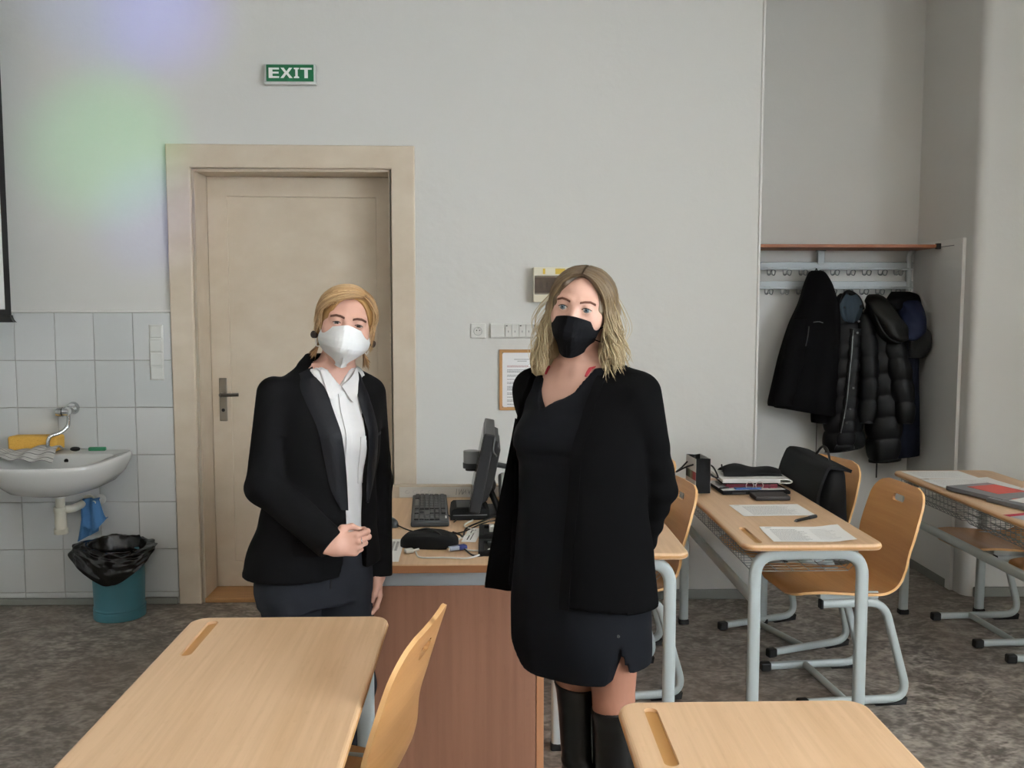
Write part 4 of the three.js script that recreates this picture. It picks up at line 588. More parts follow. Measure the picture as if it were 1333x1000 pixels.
// ---------------------------------------------------------------- things on the middle desk (top at 0.72)
const HC = 0.7215;
{
  const t = thing('gift_bag', 'small white and black paper gift bag with cord handles on the far desk end', 'gift bag', [0.962, HC, -4.16], 0.08), w = 0.15, d = 0.068, h = 0.157;   // white faces look left and right, black gusset looks to the near side
  const wp = print(256, 256, (c, W, H) => { c.fillStyle = '#c9c8c4'; c.fillRect(0, 0, W, H); const cols = ['#3a3f44', '#4e5c58', '#6a7a68', '#8a8a70', '#7d5a44', '#9a2a30', '#8f2430']; cols.forEach((k, i) => { c.fillStyle = k; c.fillRect(i * W / 7, 100, W / 7 + 1, 62); }); c.strokeStyle = '#333'; c.lineWidth = 5; c.beginPath(); c.arc(96, 215, 12, 1, 5.6); c.moveTo(120, 205); c.lineTo(120, 228); c.moveTo(134, 228); c.lineTo(134, 210); c.lineTo(146, 210); c.lineTo(146, 228); c.moveTo(158, 228); c.lineTo(158, 210); c.lineTo(170, 210); c.stroke(); });
  const wm = std(0xffffff, 0.6, { map: wp });
  const face = (x, nm) => { const g = new THREE.BoxGeometry(0.0015, h, w); part(nm, g.translate(x, h / 2, 0), wm, t); }; face(-d / 2, 'white_side'); face(d / 2, 'white_side');
  for (const s of [-1, 1]) { const g = grid((u, v) => [(u - 0.5) * d, v * h, s * (w / 2 - 0.018 * (1 - Math.abs(u - 0.5) * 2) * smooth(0.15, 1, v))], 8, 8, s * 0.0015); part('black_gusset', g, M.blackSoft, t); }
  part('base', box(d, 0.003, w, 0, 0.002, 0), M.black, t); part('inner_lining', box(0.001, h * 0.9, w * 0.96, d / 2 - 0.003, h * 0.55, 0), std(0xbdbcb8, 0.7), t);
  part('cord_handle', tube([[-d / 2 - 0.003, h - 0.03, 0.045], [-d / 2 - 0.03, h - 0.045, 0.02], [-d / 2 - 0.06, h - 0.075, -0.03], [-d / 2 - 0.03, h - 0.06, -0.05], [-d / 2 - 0.003, h - 0.03, -0.045]], 0.004, 30, 8), M.black, t);
  part('cord_handle', tube([[d / 2 + 0.003, h - 0.03, 0.045], [d / 2 + 0.03, h - 0.05, 0.03], [d / 2 + 0.06, h - 0.1, 0.0], [d / 2 + 0.035, h - 0.09, -0.03], [d / 2 + 0.003, h - 0.03, -0.045]], 0.004, 30, 8), M.black, t);
}
{
  const b = thing('black_folder', 'flat black folder with papers on top, under the white binder', 'folder', [1.2, HC, -4.18], 0.02); part('cover', box(0.31, 0.016, 0.26, 0, 0.008, 0, 0.004), M.blackSoft, b); part('spine_label', box(0.06, 0.006, 0.001, -0.08, 0.008, 0.1305), M.darkGrey, b);
  sheet('loose_sheet', 'loose white sheet lying on the flat black folder', 0.29, 0.24, [1.19, HC + 0.0165, -4.19], 0.06, (c, W, H) => rows(c, 40, 60, 300, 24, 17, '#aaa', 4, 3));
  const r = thing('red_notebook', 'dark red notebook slipped under the white binder', 'notebook', [1.2, HC + 0.019, -4.19], -0.05); part('cover', box(0.235, 0.02, 0.17, 0, 0.0105, 0, 0.005), std(0x8c2236, 0.4), r); part('page_block', box(0.225, 0.012, 0.168, 0, 0.0105, 0.0015), std(0x6f1c2c, 0.6), r); part('elastic_band', box(0.012, 0.022, 0.172, 0.08, 0.0105, 0, 0.003), std(0x5a1626, 0.5), r);
  const g = thing('pair_of_glasses', 'folded clear-rimmed glasses in front of the red notebook', 'glasses', [1.2, HC + 0.018, -4.075]); for (const s of [-1, 1]) part('lens_rim', new THREE.TorusGeometry(0.017, 0.0022, 6, 20).translate(s * 0.022, 0.018, 0), std(0xb9a7a2, 0.3), g); part('bridge', bar([-0.006, 0.022, 0], [0.006, 0.022, 0], 0.002), M.chrome, g); part('temple', bar([-0.04, 0.012, -0.004], [0.04, 0.01, -0.006], 0.002), M.midGrey, g);
  const pz = thing('ballpoint_pen', 'black ballpoint pen lying left of the red notebook', 'pen', [1.1, HC + 0.0215, -4.12], 0.55); part('barrel', cyl(0.005, 0.13, 0, 0, 0, 'x', 0.0045), M.black, pz); part('tip', cyl(0.0045, 0.014, 0.072, 0, 0, 'x', 0.001), M.midGrey, pz); part('clip', box(0.035, 0.002, 0.003, -0.045, 0.006, 0), M.midGrey, pz);
  const bl = thing('blue_pen_case', 'thin blue pen case in front of the red notebook', 'pen case', [1.17, HC + 0.018, -4.082], 0.04); part('body', box(0.12, 0.008, 0.03, 0, 0.005, 0, 0.0035), std(0x3a5f9a, 0.4), bl); part('zip', box(0.11, 0.0015, 0.002, 0, 0.0095, 0), M.darkGrey, bl);
  const w = thing('white_binder', 'white ring binder lying on the red notebook', 'binder', [1.215, HC + 0.0405, -4.215], -0.03);
  const cs = new THREE.Shape(); cs.moveTo(-0.155, 0.022); cs.lineTo(0.135, 0.022); cs.quadraticCurveTo(0.165, 0.02, 0.165, 0.011); cs.quadraticCurveTo(0.165, 0.002, 0.14, 0.001); cs.lineTo(0.1, 0.001); cs.lineTo(0.1, 0.004); cs.lineTo(0.138, 0.005); cs.quadraticCurveTo(0.158, 0.006, 0.158, 0.011); cs.quadraticCurveTo(0.157, 0.017, 0.135, 0.018); cs.lineTo(-0.155, 0.018); cs.closePath();
  part('cover', slab(cs, 0.25, 0).translate(0, 0, -0.125), M.white, w); part('lower_cover', box(0.29, 0.003, 0.25, -0.01, 0.0015, 0), M.blackSoft, w); part('page_block', box(0.26, 0.013, 0.24, -0.02, 0.0105, 0), std(0xd9d8d2, 0.8), w);
  const gg = grid((u, v) => { const x = (u - 0.5) * 0.27, k = 1 - Math.abs(v - 0.5) * 2; return [x + 0.01 * Math.sin(v * 5), 0.0035 + (0.05 - 0.03 * u + 0.008 * Math.sin(u * 9)) * Math.pow(Math.sin(Math.PI * v), 0.6) * Math.pow(Math.sin(Math.PI * clamp(u * 0.94 + 0.03)), 0.25), (v - 0.5) * 0.16 + 0.008 * Math.sin(u * 7)]; }, 36, 20); const pc = thing('black_cloth_pouch', 'soft black cloth pouch lying on the white binder', 'pouch', [1.225, HC + 0.062, -4.235]); part('body', gg, M.blackSoft, pc); part('under_side', box(0.24, 0.004, 0.13, 0, 0.0025, 0, 0.001), M.blackSoft, pc); part('draw_cord', tube([[-0.125, 0.01, 0.04], [-0.14, 0.03, 0.03], [-0.138, 0.045, 0.01]], 0.004, 12, 6), M.black, pc);
  const ph = thing('phone_case', 'dark closed phone case in front of the stacked folders', 'phone case', [1.235, HC, -3.965], 0.0); part('case', box(0.155, 0.02, 0.1, 0, 0.0105, 0, 0.006), std(0x2a2423, 0.55), ph); part('flap_edge', box(0.15, 0.003, 0.102, 0, 0.011, 0), std(0x1b1716, 0.6), ph);
}
sheet('printed_sheet', 'printed white sheet in front of the phone case, the farther of two', 0.297, 0.21, [1.172, HC, -3.735], 0.03, (c, W, H) => { c.save(); rows(c, 24, 26, 40, 2, 12, '#666', 4, 3); rows(c, 60, 80, 270, 26, 15, '#888', 4, 11); c.restore(); });
sheet('printed_sheet', 'printed white sheet nearest the camera on the middle desk, corner curling', 0.297, 0.21, [1.175, HC, -3.32], -0.04, (c, W, H) => { rows(c, 24, 26, 40, 2, 12, '#555', 5, 4); rows(c, 40, 90, 170, 14, 28, '#444', 7, 21); rows(c, 230, 90, 110, 12, 30, '#888', 4, 41); }, undefined, 1);
{ const t = thing('black_pen', 'black pen lying between the two printed sheets', 'pen', [1.245, HC + 0.006, -3.55], 0.62); part('barrel', cyl(0.006, 0.1, 0, 0, 0, 'x', 0.006), M.black, t); part('cap', cyl(0.0068, 0.045, 0.055, 0, 0, 'x'), M.darkGrey, t); part('clip', box(0.035, 0.002, 0.003, 0.055, 0.0072, 0), M.midGrey, t); part('tip', cyl(0.005, 0.014, -0.056, 0, 0, 'x', 0.002), M.midGrey, t); }
// black roll-top bag standing on the far chair, its folded top hanging over the front
{
  const t = thing('roll_top_bag', 'black roll-top bag standing on the chair behind the middle desk', 'bag', [1.515, 0.462, -4.15], 0.12), bk = matte(0x17181a, 0.8, 0.5);
  part('body', loft([[0.01, 0.385, 0.0, 0.03, 0.18, 0], [0.005, 0.34, 0, 0.055, 0.185, 0], [0, 0.2, 0, 0.07, 0.185, 0], [0, 0.06, 0, 0.075, 0.18, 0], [0, 0.015, 0, 0.07, 0.175, 0]], { nu: 60, nv: 40, pow: 0.5, mod: (th, v) => 0.025 * Math.sin(th * 3 + v * 7) }), bk, t);
  // flap: over the ridge, then down the front, slightly askew
  const fl = (u, v) => { const z = (u - 0.5) * (0.41 - 0.02 * v), a = v * 2.2, sag = 0.012 * Math.sin(u * 7), k = 0.03 * (0.5 - u); return v < 0.35 ? [0.05 - 0.1 * (v / 0.35), 0.388 + 0.018 * Math.sin(Math.PI * v / 0.7) + k, z] : [-0.05 - 0.045 * Math.sin((v - 0.35) / 0.65 * 1.7) + sag * (v - 0.35), 0.406 - 0.15 * (v - 0.35) / 0.65 * (1 + 0.25 * Math.sin(u * 2.6)) + k, z]; };
  part('front_flap', grid(fl, 30, 24, 0.014), bk, t); part('flap_hem', tube([0, 0.25, 0.5, 0.75, 1].map((u) => fl(u, 0.97)), 0.007, 30, 8), bk, t);
  part('carry_strap', tube([[0.02, 0.4, 0.07], [0.03, 0.45, 0.02], [0.03, 0.455, -0.03], [0.02, 0.41, -0.07]], 0.0055, 20, 8), M.black, t);
  part('front_seam', tube([[-0.08, 0.2, -0.12], [-0.084, 0.17, 0.0], [-0.082, 0.16, 0.12]], 0.003, 16, 6), M.black, t);
}
// ---------------------------------------------------------------- papers and folders on the desk at the right edge (top at 0.73)
const HE = 0.7315;
{
  const wtext = (q) => (c, W, H) => rows(c, 40, 50, 290, 26, 16, '#c2c2c0', 4, q);
  const A = [0.21, 0.297];
  sheet('white_sheet', 'white sheet at the far end of the paper-covered desk', 0.3, 0.21, [2.235, HE, -4.46], 0.02, wtext(3));
  sheet('open_brochure', 'open white brochure in front of the far sheet on the paper-covered desk', 0.34, 0.25, [2.255, HE + 0.001, -4.21], 0.08, wtext(9), undefined, 0.5);
  const fold = (name, label, pos, turn, red) => { const t = thing(name, label, 'folder', pos, turn); part('cover', box(0.24, 0.004, 0.31, 0, 0.017, 0, 0.0015), std(0x86888a, 0.5), t); part('under_cover', box(0.24, 0.004, 0.31, 0, 0.0025, 0, 0.0015), std(0x77797b, 0.5), t); part('page_block', box(0.225, 0.011, 0.295, 0.004, 0.0098, 0), M.paper, t); part('spine', box(0.005, 0.018, 0.31, -0.12, 0.0098, 0, 0.002), std(0x6b6d70, 0.5), t); if (red) part('red_panel', box(0.16, 0.0012, 0.17, 0.03, 0.0196, -0.02), std(0xcf4a3c, 0.5), t); return t; };
  fold('grey_folder', 'grey folder with a red cover panel on the paper-covered desk', [2.235, HE + 0.003, -3.96], 0.3, true);
  sheet('white_sheet', 'white sheet right of the folder with the red panel', 0.25, 0.19, [2.44, HE + 0.004, -4.0], -0.25, wtext(12));
  fold('grey_folder', 'second grey folder, nearer than the one with the red panel', [2.29, HE, -3.72], 0.32, true);
  sheet('white_sheet', 'white sheet on the second grey folder at the right edge', 0.25, 0.2, [2.34, HE + 0.0205, -3.73], 0.5, null);
  sheet('red_edged_leaflet', 'leaflet with a red edge nearest on the paper-covered desk', 0.21, 0.29, [2.2, HE, -3.47], 0.3, (c, W, H) => { c.fillStyle = '#b9bcc2'; c.fillRect(0, 0, W, H); c.fillStyle = '#b2384a'; c.fillRect(0, 0, W, 60); });
}
// ---------------------------------------------------------------- signed distance modelling for people and their clothes
const smin = (a, b, k) => { const h = Math.max(k - Math.abs(a - b), 0) / k; return Math.min(a, b) - h * h * k * 0.25; };
const smax = (a, b, k) => -smin(-a, -b, k);
const sph = (x, y, z, c, r) => Math.hypot(x - c[0], y - c[1], z - c[2]) - r;
const ell = (x, y, z, c, r) => { const a = (x - c[0]) / r[0], b = (y - c[1]) / r[1], d = (z - c[2]) / r[2], q = Math.hypot(a, b, d), l = Math.hypot(x - c[0], y - c[1], z - c[2]); return q < 1e-4 ? -Math.min(...r) : l - l / q; };
const cap = (x, y, z, a, b, ra, rb) => { const bx = b[0] - a[0], by = b[1] - a[1], bz = b[2] - a[2], px = x - a[0], py = y - a[1], pz = z - a[2]; const t = clamp((px * bx + py * by + pz * bz) / (bx * bx + by * by + bz * bz)); return Math.hypot(px - bx * t, py - by * t, pz - bz * t) - ra - (rb - ra) * t; };
// stack of elliptical sections [y, cx, cz, rx, rz] from the top down
function sections(list, e = 2) {
  return (x, y, z) => {
    let i = 0; while (i < list.length - 2 && y < list[i + 1][0]) i++;
    const a = list[i], b = list[i + 1]; let t = clamp((a[0] - y) / (a[0] - b[0])); t = t * t * (3 - 2 * t) * 0.5 + t * 0.5;
    const dx = x - lerp(a[1], b[1], t), dz = z - lerp(a[2], b[2], t), rx = lerp(a[3], b[3], t), rz = lerp(a[4], b[4], t), l = Math.hypot(dx, dz);
    const q = e === 2 ? Math.hypot(dx / rx, dz / rz) : Math.pow(Math.abs(dx / rx) ** e + Math.abs(dz / rz) ** e, 1 / e), d = q < 1e-4 ? -Math.min(rx, rz) : l - l / q;
    return Math.max(d, y - list[0][0], list.at(-1)[0] - y);
  };
}
const polyAt = (pts) => (y) => { for (let i = 0; i < pts.length - 1; i++) if (y <= pts[i][1] && y >= pts[i + 1][1]) return lerp(pts[i][0], pts[i + 1][0], (pts[i][1] - y) / (pts[i][1] - pts[i + 1][1])); return y > pts[0][1] ? pts[0][0] : pts.at(-1)[0]; };
// surface nets on a box with cubic cells; blocks far from the surface are skipped
function netMesh(f, lo, hi, c) {
  const n = [0, 1, 2].map((k) => Math.ceil((hi[k] - lo[k]) / c) + 1), [nx, ny, nz3] = n, D = new Float32Array(nx * ny * nz3).fill(1), at = (i, j, k) => i + nx * (j + ny * k), B = 6;
  for (let k = 0; k < nz3; k += B) for (let j = 0; j < ny; j += B) for (let i = 0; i < nx; i += B) {
    const h = B / 2, d = f(lo[0] + (i + h) * c, lo[1] + (j + h) * c, lo[2] + (k + h) * c), far = Math.abs(d) > B * c * 1.6;
    for (let r = k; r < Math.min(k + B, nz3); r++) for (let q = j; q < Math.min(j + B, ny); q++) for (let p = i; p < Math.min(i + B, nx); p++)
      D[at(p, q, r)] = p === 0 || q === 0 || r === 0 || p === nx - 1 || q === ny - 1 || r === nz3 - 1 ? Math.max(1e-5, far ? 1 : f(lo[0] + p * c, lo[1] + q * c, lo[2] + r * c)) : far ? d : f(lo[0] + p * c, lo[1] + q * c, lo[2] + r * c);
  }
  const id = new Int32Array(nx * ny * nz3).fill(-1), P = [], I = [], E = [[0, 1], [0, 2], [0, 4], [1, 3], [1, 5], [2, 3], [2, 6], [3, 7], [4, 5], [4, 6], [5, 7], [6, 7]], v = new Float32Array(8);
  for (let k = 0; k < nz3 - 1; k++) for (let j = 0; j < ny - 1; j++) for (let i = 0; i < nx - 1; i++) {
    let m = 0; for (let q = 0; q < 8; q++) { v[q] = D[at(i + (q & 1), j + ((q >> 1) & 1), k + (q >> 2))]; if (v[q] < 0) m++; }
    if (m === 0 || m === 8) continue;
    let x = 0, y = 0, z = 0, w = 0;
    for (const [a, b] of E) if ((v[a] < 0) !== (v[b] < 0)) { const t = v[a] / (v[a] - v[b]); x += lerp(a & 1, b & 1, t); y += lerp((a >> 1) & 1, (b >> 1) & 1, t); z += lerp(a >> 2, b >> 2, t); w++; }
    id[at(i, j, k)] = P.length / 3; P.push(lo[0] + (i + x / w) * c, lo[1] + (j + y / w) * c, lo[2] + (k + z / w) * c);
  }
  const quad = (a, b, d, e, flip) => { if (a < 0 || b < 0 || d < 0 || e < 0) return; flip ? I.push(a, e, d, a, d, b) : I.push(a, b, d, a, d, e); };
  for (let k = 1; k < nz3 - 1; k++) for (let j = 1; j < ny - 1; j++) for (let i = 1; i < nx - 1; i++) {
    const s = D[at(i, j, k)] < 0;
    if (s !== D[at(i + 1, j, k)] < 0) quad(id[at(i, j - 1, k - 1)], id[at(i, j, k - 1)], id[at(i, j, k)], id[at(i, j - 1, k)], !s);
    if (s !== D[at(i, j + 1, k)] < 0) quad(id[at(i - 1, j, k - 1)], id[at(i - 1, j, k)], id[at(i, j, k)], id[at(i, j, k - 1)], !s);
    if (s !== D[at(i, j, k + 1)] < 0) quad(id[at(i - 1, j - 1, k)], id[at(i, j - 1, k)], id[at(i, j, k)], id[at(i - 1, j, k)], !s);
  }
  const g = new THREE.BufferGeometry(); g.setAttribute('position', new THREE.Float32BufferAttribute(P, 3)); g.setIndex(I); g.computeVertexNormals(); return g;
}
// finds the front (largest z) of a solid above a point in x and y
const frontZ = (f, x, y, z = 0.34) => { for (let i = 0; i < 90; i++) { const d = f(x, y, z); if (d < 0.0006) break; z -= Math.min(0.02, Math.max(0.0008, d * 0.6)); if (z < -0.25) break; } return z; };
// a strip of cloth between two outlines, laid on a solid
function lay(f, inner, outer, off, thick, nu = 10, nv = 40, z0 = 0.34, zLow = -0.03) {
  const at = (p, t) => { const k = t * (p.length - 1), i = Math.min(p.length - 2, Math.floor(k)), s = k - i, g = (j) => p[clamp(j, 0, p.length - 1)], c = [0, 1].map((q) => { const a = g(i - 1)[q], b = g(i)[q], d = g(i + 1)[q], e = g(i + 2)[q]; return b + 0.5 * s * (d - a + s * (2 * a - 5 * b + 4 * d - e + s * (3 * (b - d) + e - a))); }); return c; };
  return grid((u, v) => { const a = at(inner, v), b = at(outer, v), x = lerp(a[0], b[0], u), y = lerp(a[1], b[1], u), o = typeof off === 'function' ? off(u, v) : off; return [x, y, Math.max(zLow, frontZ(f, x, y, z0)) + o]; }, nu, nv, thick);
}
// ---------------------------------------------------------------- heads, in their own frame: origin between the eyes' level, face to +z
function headSDF(o = {}) {
  const lid = o.lid ?? 0.0042, cheek = o.cheek ?? 0.02;
  return (x, y, z) => {
    const ax = Math.abs(x);
    let d = ell(x, y, z, [0, 0.016, -0.02], [0.0715, 0.075, 0.088]);
    d = smin(d, ell(x, y, z, [0, -0.035, 0.02], [0.057, 0.078, 0.064]), 0.03);
    d = smin(d, cap(ax, y, z, [0.048, -0.05, -0.008], [0.014, -0.1, 0.05], 0.016, 0.016), 0.03);
    d = smin(d, sph(x, y, z, [0, -0.1, 0.056], 0.018), 0.025);
    d = smin(d, sph(ax, y, z, [0.04, -0.03, 0.046], cheek), 0.03);
    d = smin(d, cap(ax, y, z, [0.012, 0.014, 0.074], [0.044, 0.016, 0.058], 0.0085, 0.009), 0.014);
    d = smax(d, -sph(ax, y, z, [0.031, -0.003, 0.094], 0.0175), 0.016);
    d = smin(d, cap(x, y, z, [0, 0.006, 0.074], [0, -0.036, 0.098], 0.0065, 0.0095), 0.014);
    d = smin(d, sph(ax, y, z, [0.0095, -0.04, 0.087], 0.0075), 0.008);
    d = smin(d, ell(x, y, z, [0, -0.069, 0.079], [0.021, 0.0075, 0.008]), 0.008);
    // eyelids with an opening
    let l = sph(ax, y, z, [0.031, -0.002, 0.0665], 0.0138);
    l = smax(l, -ell(ax, y, z, [0.031, -0.0025, 0.081], [0.0125, lid, 0.02]), 0.002);
    d = smin(d, l, 0.006); d = smax(d, -ell(ax, y, z, [0.031, -0.0025, 0.081], [0.0122, lid * 0.95, 0.017]), 0.002);
    // ears
    let e = ell(ax - 0.004, y, z, [0.071 + (z + 0.02) * -0.25, -0.014, -0.018], [0.008, 0.031, 0.019]); e = smax(e, -ell(ax, y, z, [0.083, -0.01, -0.014], [0.008, 0.018, 0.011]), 0.004);
    return smin(d, e, 0.006);
  };
}
function eyes(parent, m, gaze, irisColor) {
  for (const s of [-1, 1]) {
    const g = new THREE.SphereGeometry(0.0125, 32, 24), p = g.attributes.position, c = [], dir = V(...gaze).normalize();
    const W = new THREE.Color(0xbfb4ac), Ir = new THREE.Color(irisColor), K = new THREE.Color(0x08080a), ring = new THREE.Color(0x2c3238);
    for (let i = 0; i < p.count; i++) { const a = V(p.getX(i), p.getY(i), p.getZ(i)).normalize().angleTo(dir), q = a < 0.2 ? K : a < 0.44 ? Ir : a < 0.52 ? ring : W; c.push(q.r, q.g, q.b); }
    g.setAttribute('color', new THREE.Float32BufferAttribute(c, 3)); g.translate(s * 0.031, -0.002, 0.0665); g.applyMatrix4(m); part('eye', g, M.eye, parent);
  }
}
M.eye = std(0xffffff, 0.15, { vertexColors: true });
M.hair = std(0xffffff, 0.5, { vertexColors: true });
class Strands {
  constructor() { this.P = []; this.C = []; this.I = []; }
  add(pts, r0, r1, c0, c1, seg = 14, sides = 5, flat = 0.6, mid = null) {
    const cv = new THREE.CatmullRomCurve3(pts.map((p) => V(...p))), b = this.P.length / 3; let up = V(rr(-1, 1), rr(-0.3, 0.3), rr(-1, 1)).normalize();
    for (let i = 0; i <= seg; i++) { const t = i / seg, p = cv.getPoint(t), T = cv.getTangent(t), n = up.clone().addScaledVector(T, -up.dot(T)).normalize(), q = T.clone().cross(n); up = n; const r = lerp(r0, r1, t) * (t > 0.85 ? 1 - (t - 0.85) / 0.16 : t < 0.08 ? 0.4 + t * 7.5 : 1) + 0.0002;
      const col = mid ? (t < 0.35 ? mixc(c0, mid, t / 0.35) : mixc(mid, c1, (t - 0.35) / 0.65)) : mixc(c0, c1, t);
      for (let k = 0; k < sides; k++) { const a = k / sides * 2 * Math.PI; this.P.push(...p.clone().addScaledVector(n, r * Math.cos(a)).addScaledVector(q, r * flat * Math.sin(a)).toArray()); this.C.push(...col); } }
    for (let i = 0; i < seg; i++) for (let k = 0; k < sides; k++) { const A = b + i * sides + k, Bq = b + i * sides + (k + 1) % sides; this.I.push(A, Bq, A + sides, Bq, Bq + sides, A + sides); }
  }
  geo() { const g = new THREE.BufferGeometry(); g.setAttribute('position', new THREE.Float32BufferAttribute(this.P, 3)); g.setAttribute('color', new THREE.Float32BufferAttribute(this.C, 3)); g.setIndex(this.I); g.computeVertexNormals(); return g; }
}
const lin = (hex) => { const c = new THREE.Color(hex); return [c.r, c.g, c.b]; };
const colored = (g, fn) => { const p = g.attributes.position, c = []; for (let i = 0; i < p.count; i++) c.push(...fn(p.getX(i), p.getY(i), p.getZ(i))); g.setAttribute('color', new THREE.Float32BufferAttribute(c, 3)); return g; };
// hand frame: wrist at the origin, +x towards the knuckles, +y towards the thumb side, +z out of the back of the hand
function handSDF({ curl, thumb, k = 1 }) {
  const base = [[0.083, 0.029, 0.002], [0.087, 0.0095, 0.004], [0.083, -0.0105, 0.002], [0.076, -0.029, -0.002]], len = [[0.04, 0.024, 0.02], [0.044, 0.028, 0.022], [0.04, 0.026, 0.021], [0.032, 0.02, 0.018]], rad = [0.0088, 0.009, 0.0086, 0.0076], chains = [];
  base.forEach((b, i) => { let p = b, a = 0; const C = [b]; len[i].forEach((L, j) => { a += curl[i][j] * deg; p = [p[0] + Math.cos(a) * L * k, p[1] - i * 0.0006 + (curl[i][3] ?? 0) * L, p[2] - Math.sin(a) * L * k]; C.push(p); }); chains.push(C); });
  return (x, y, z) => {
    let d = cap(x, y, z, [-0.014, 0, 0], [0.02, 0, 0], 0.023, 0.027); 
    let pm = 1; for (let i = 0; i < 4; i++) pm = smin(pm, cap(x, y, z, [0.012, base[i][1] * 0.62, -0.004], [base[i][0] - 0.004, base[i][1], -0.004], 0.0145, 0.0125 - (i === 3 ? 0.001 : 0)), 0.012);
    d = smin(d, pm, 0.02); d = smin(d, cap(x, y, z, [0.018, 0.022, -0.012], thumb[0], 0.017, 0.0125), 0.014);
    d = smin(d, cap(x, y, z, thumb[0], thumb[1], 0.0115, 0.0105), 0.005); d = smin(d, cap(x, y, z, thumb[1], thumb[2], 0.0103, 0.0082), 0.004);
    chains.forEach((C, i) => { let c = 1; for (let j = 0; j < 3; j++) c = smin(c, cap(x, y, z, C[j], C[j + 1], rad[i] * (1 - 0.06 * j), rad[i] * (0.97 - 0.08 * j)), 0.003); c = smin(c, sph(x, y, z, C[1], rad[i] * 1.04), 0.004); d = smin(d, c, 0.0045); });
    return d;
  };
}
function placed(f, lo, hi, c, m) { return netMesh(f, lo, hi, c).applyMatrix4(m); }
// matrix from a wrist position, the direction of the fingers and the direction of the back of the hand
function frame(pos, x, back, scale = 1, mirror = false) {
  const X = V(...x).normalize(), Z = V(...back); Z.addScaledVector(X, -Z.dot(X)).normalize(); const Y = Z.clone().cross(X); if (mirror) Y.negate();
  return new THREE.Matrix4().makeBasis(X.multiplyScalar(scale), Y.multiplyScalar(scale), Z.multiplyScalar(scale)).setPosition(...pos);
}
const flipped = (g, m) => { if (m.determinant() < 0) { const i = g.index; for (let k = 0; k < i.count; k += 3) { const a = i.getX(k); i.setX(k, i.getX(k + 1)); i.setX(k + 1, a); } g.computeVertexNormals(); } return g; };
const headMatrix = (pos, pitch, yaw, roll) => new THREE.Matrix4().makeRotationFromEuler(new THREE.Euler(pitch * deg, yaw * deg, roll * deg, 'YXZ')).setPosition(...pos);
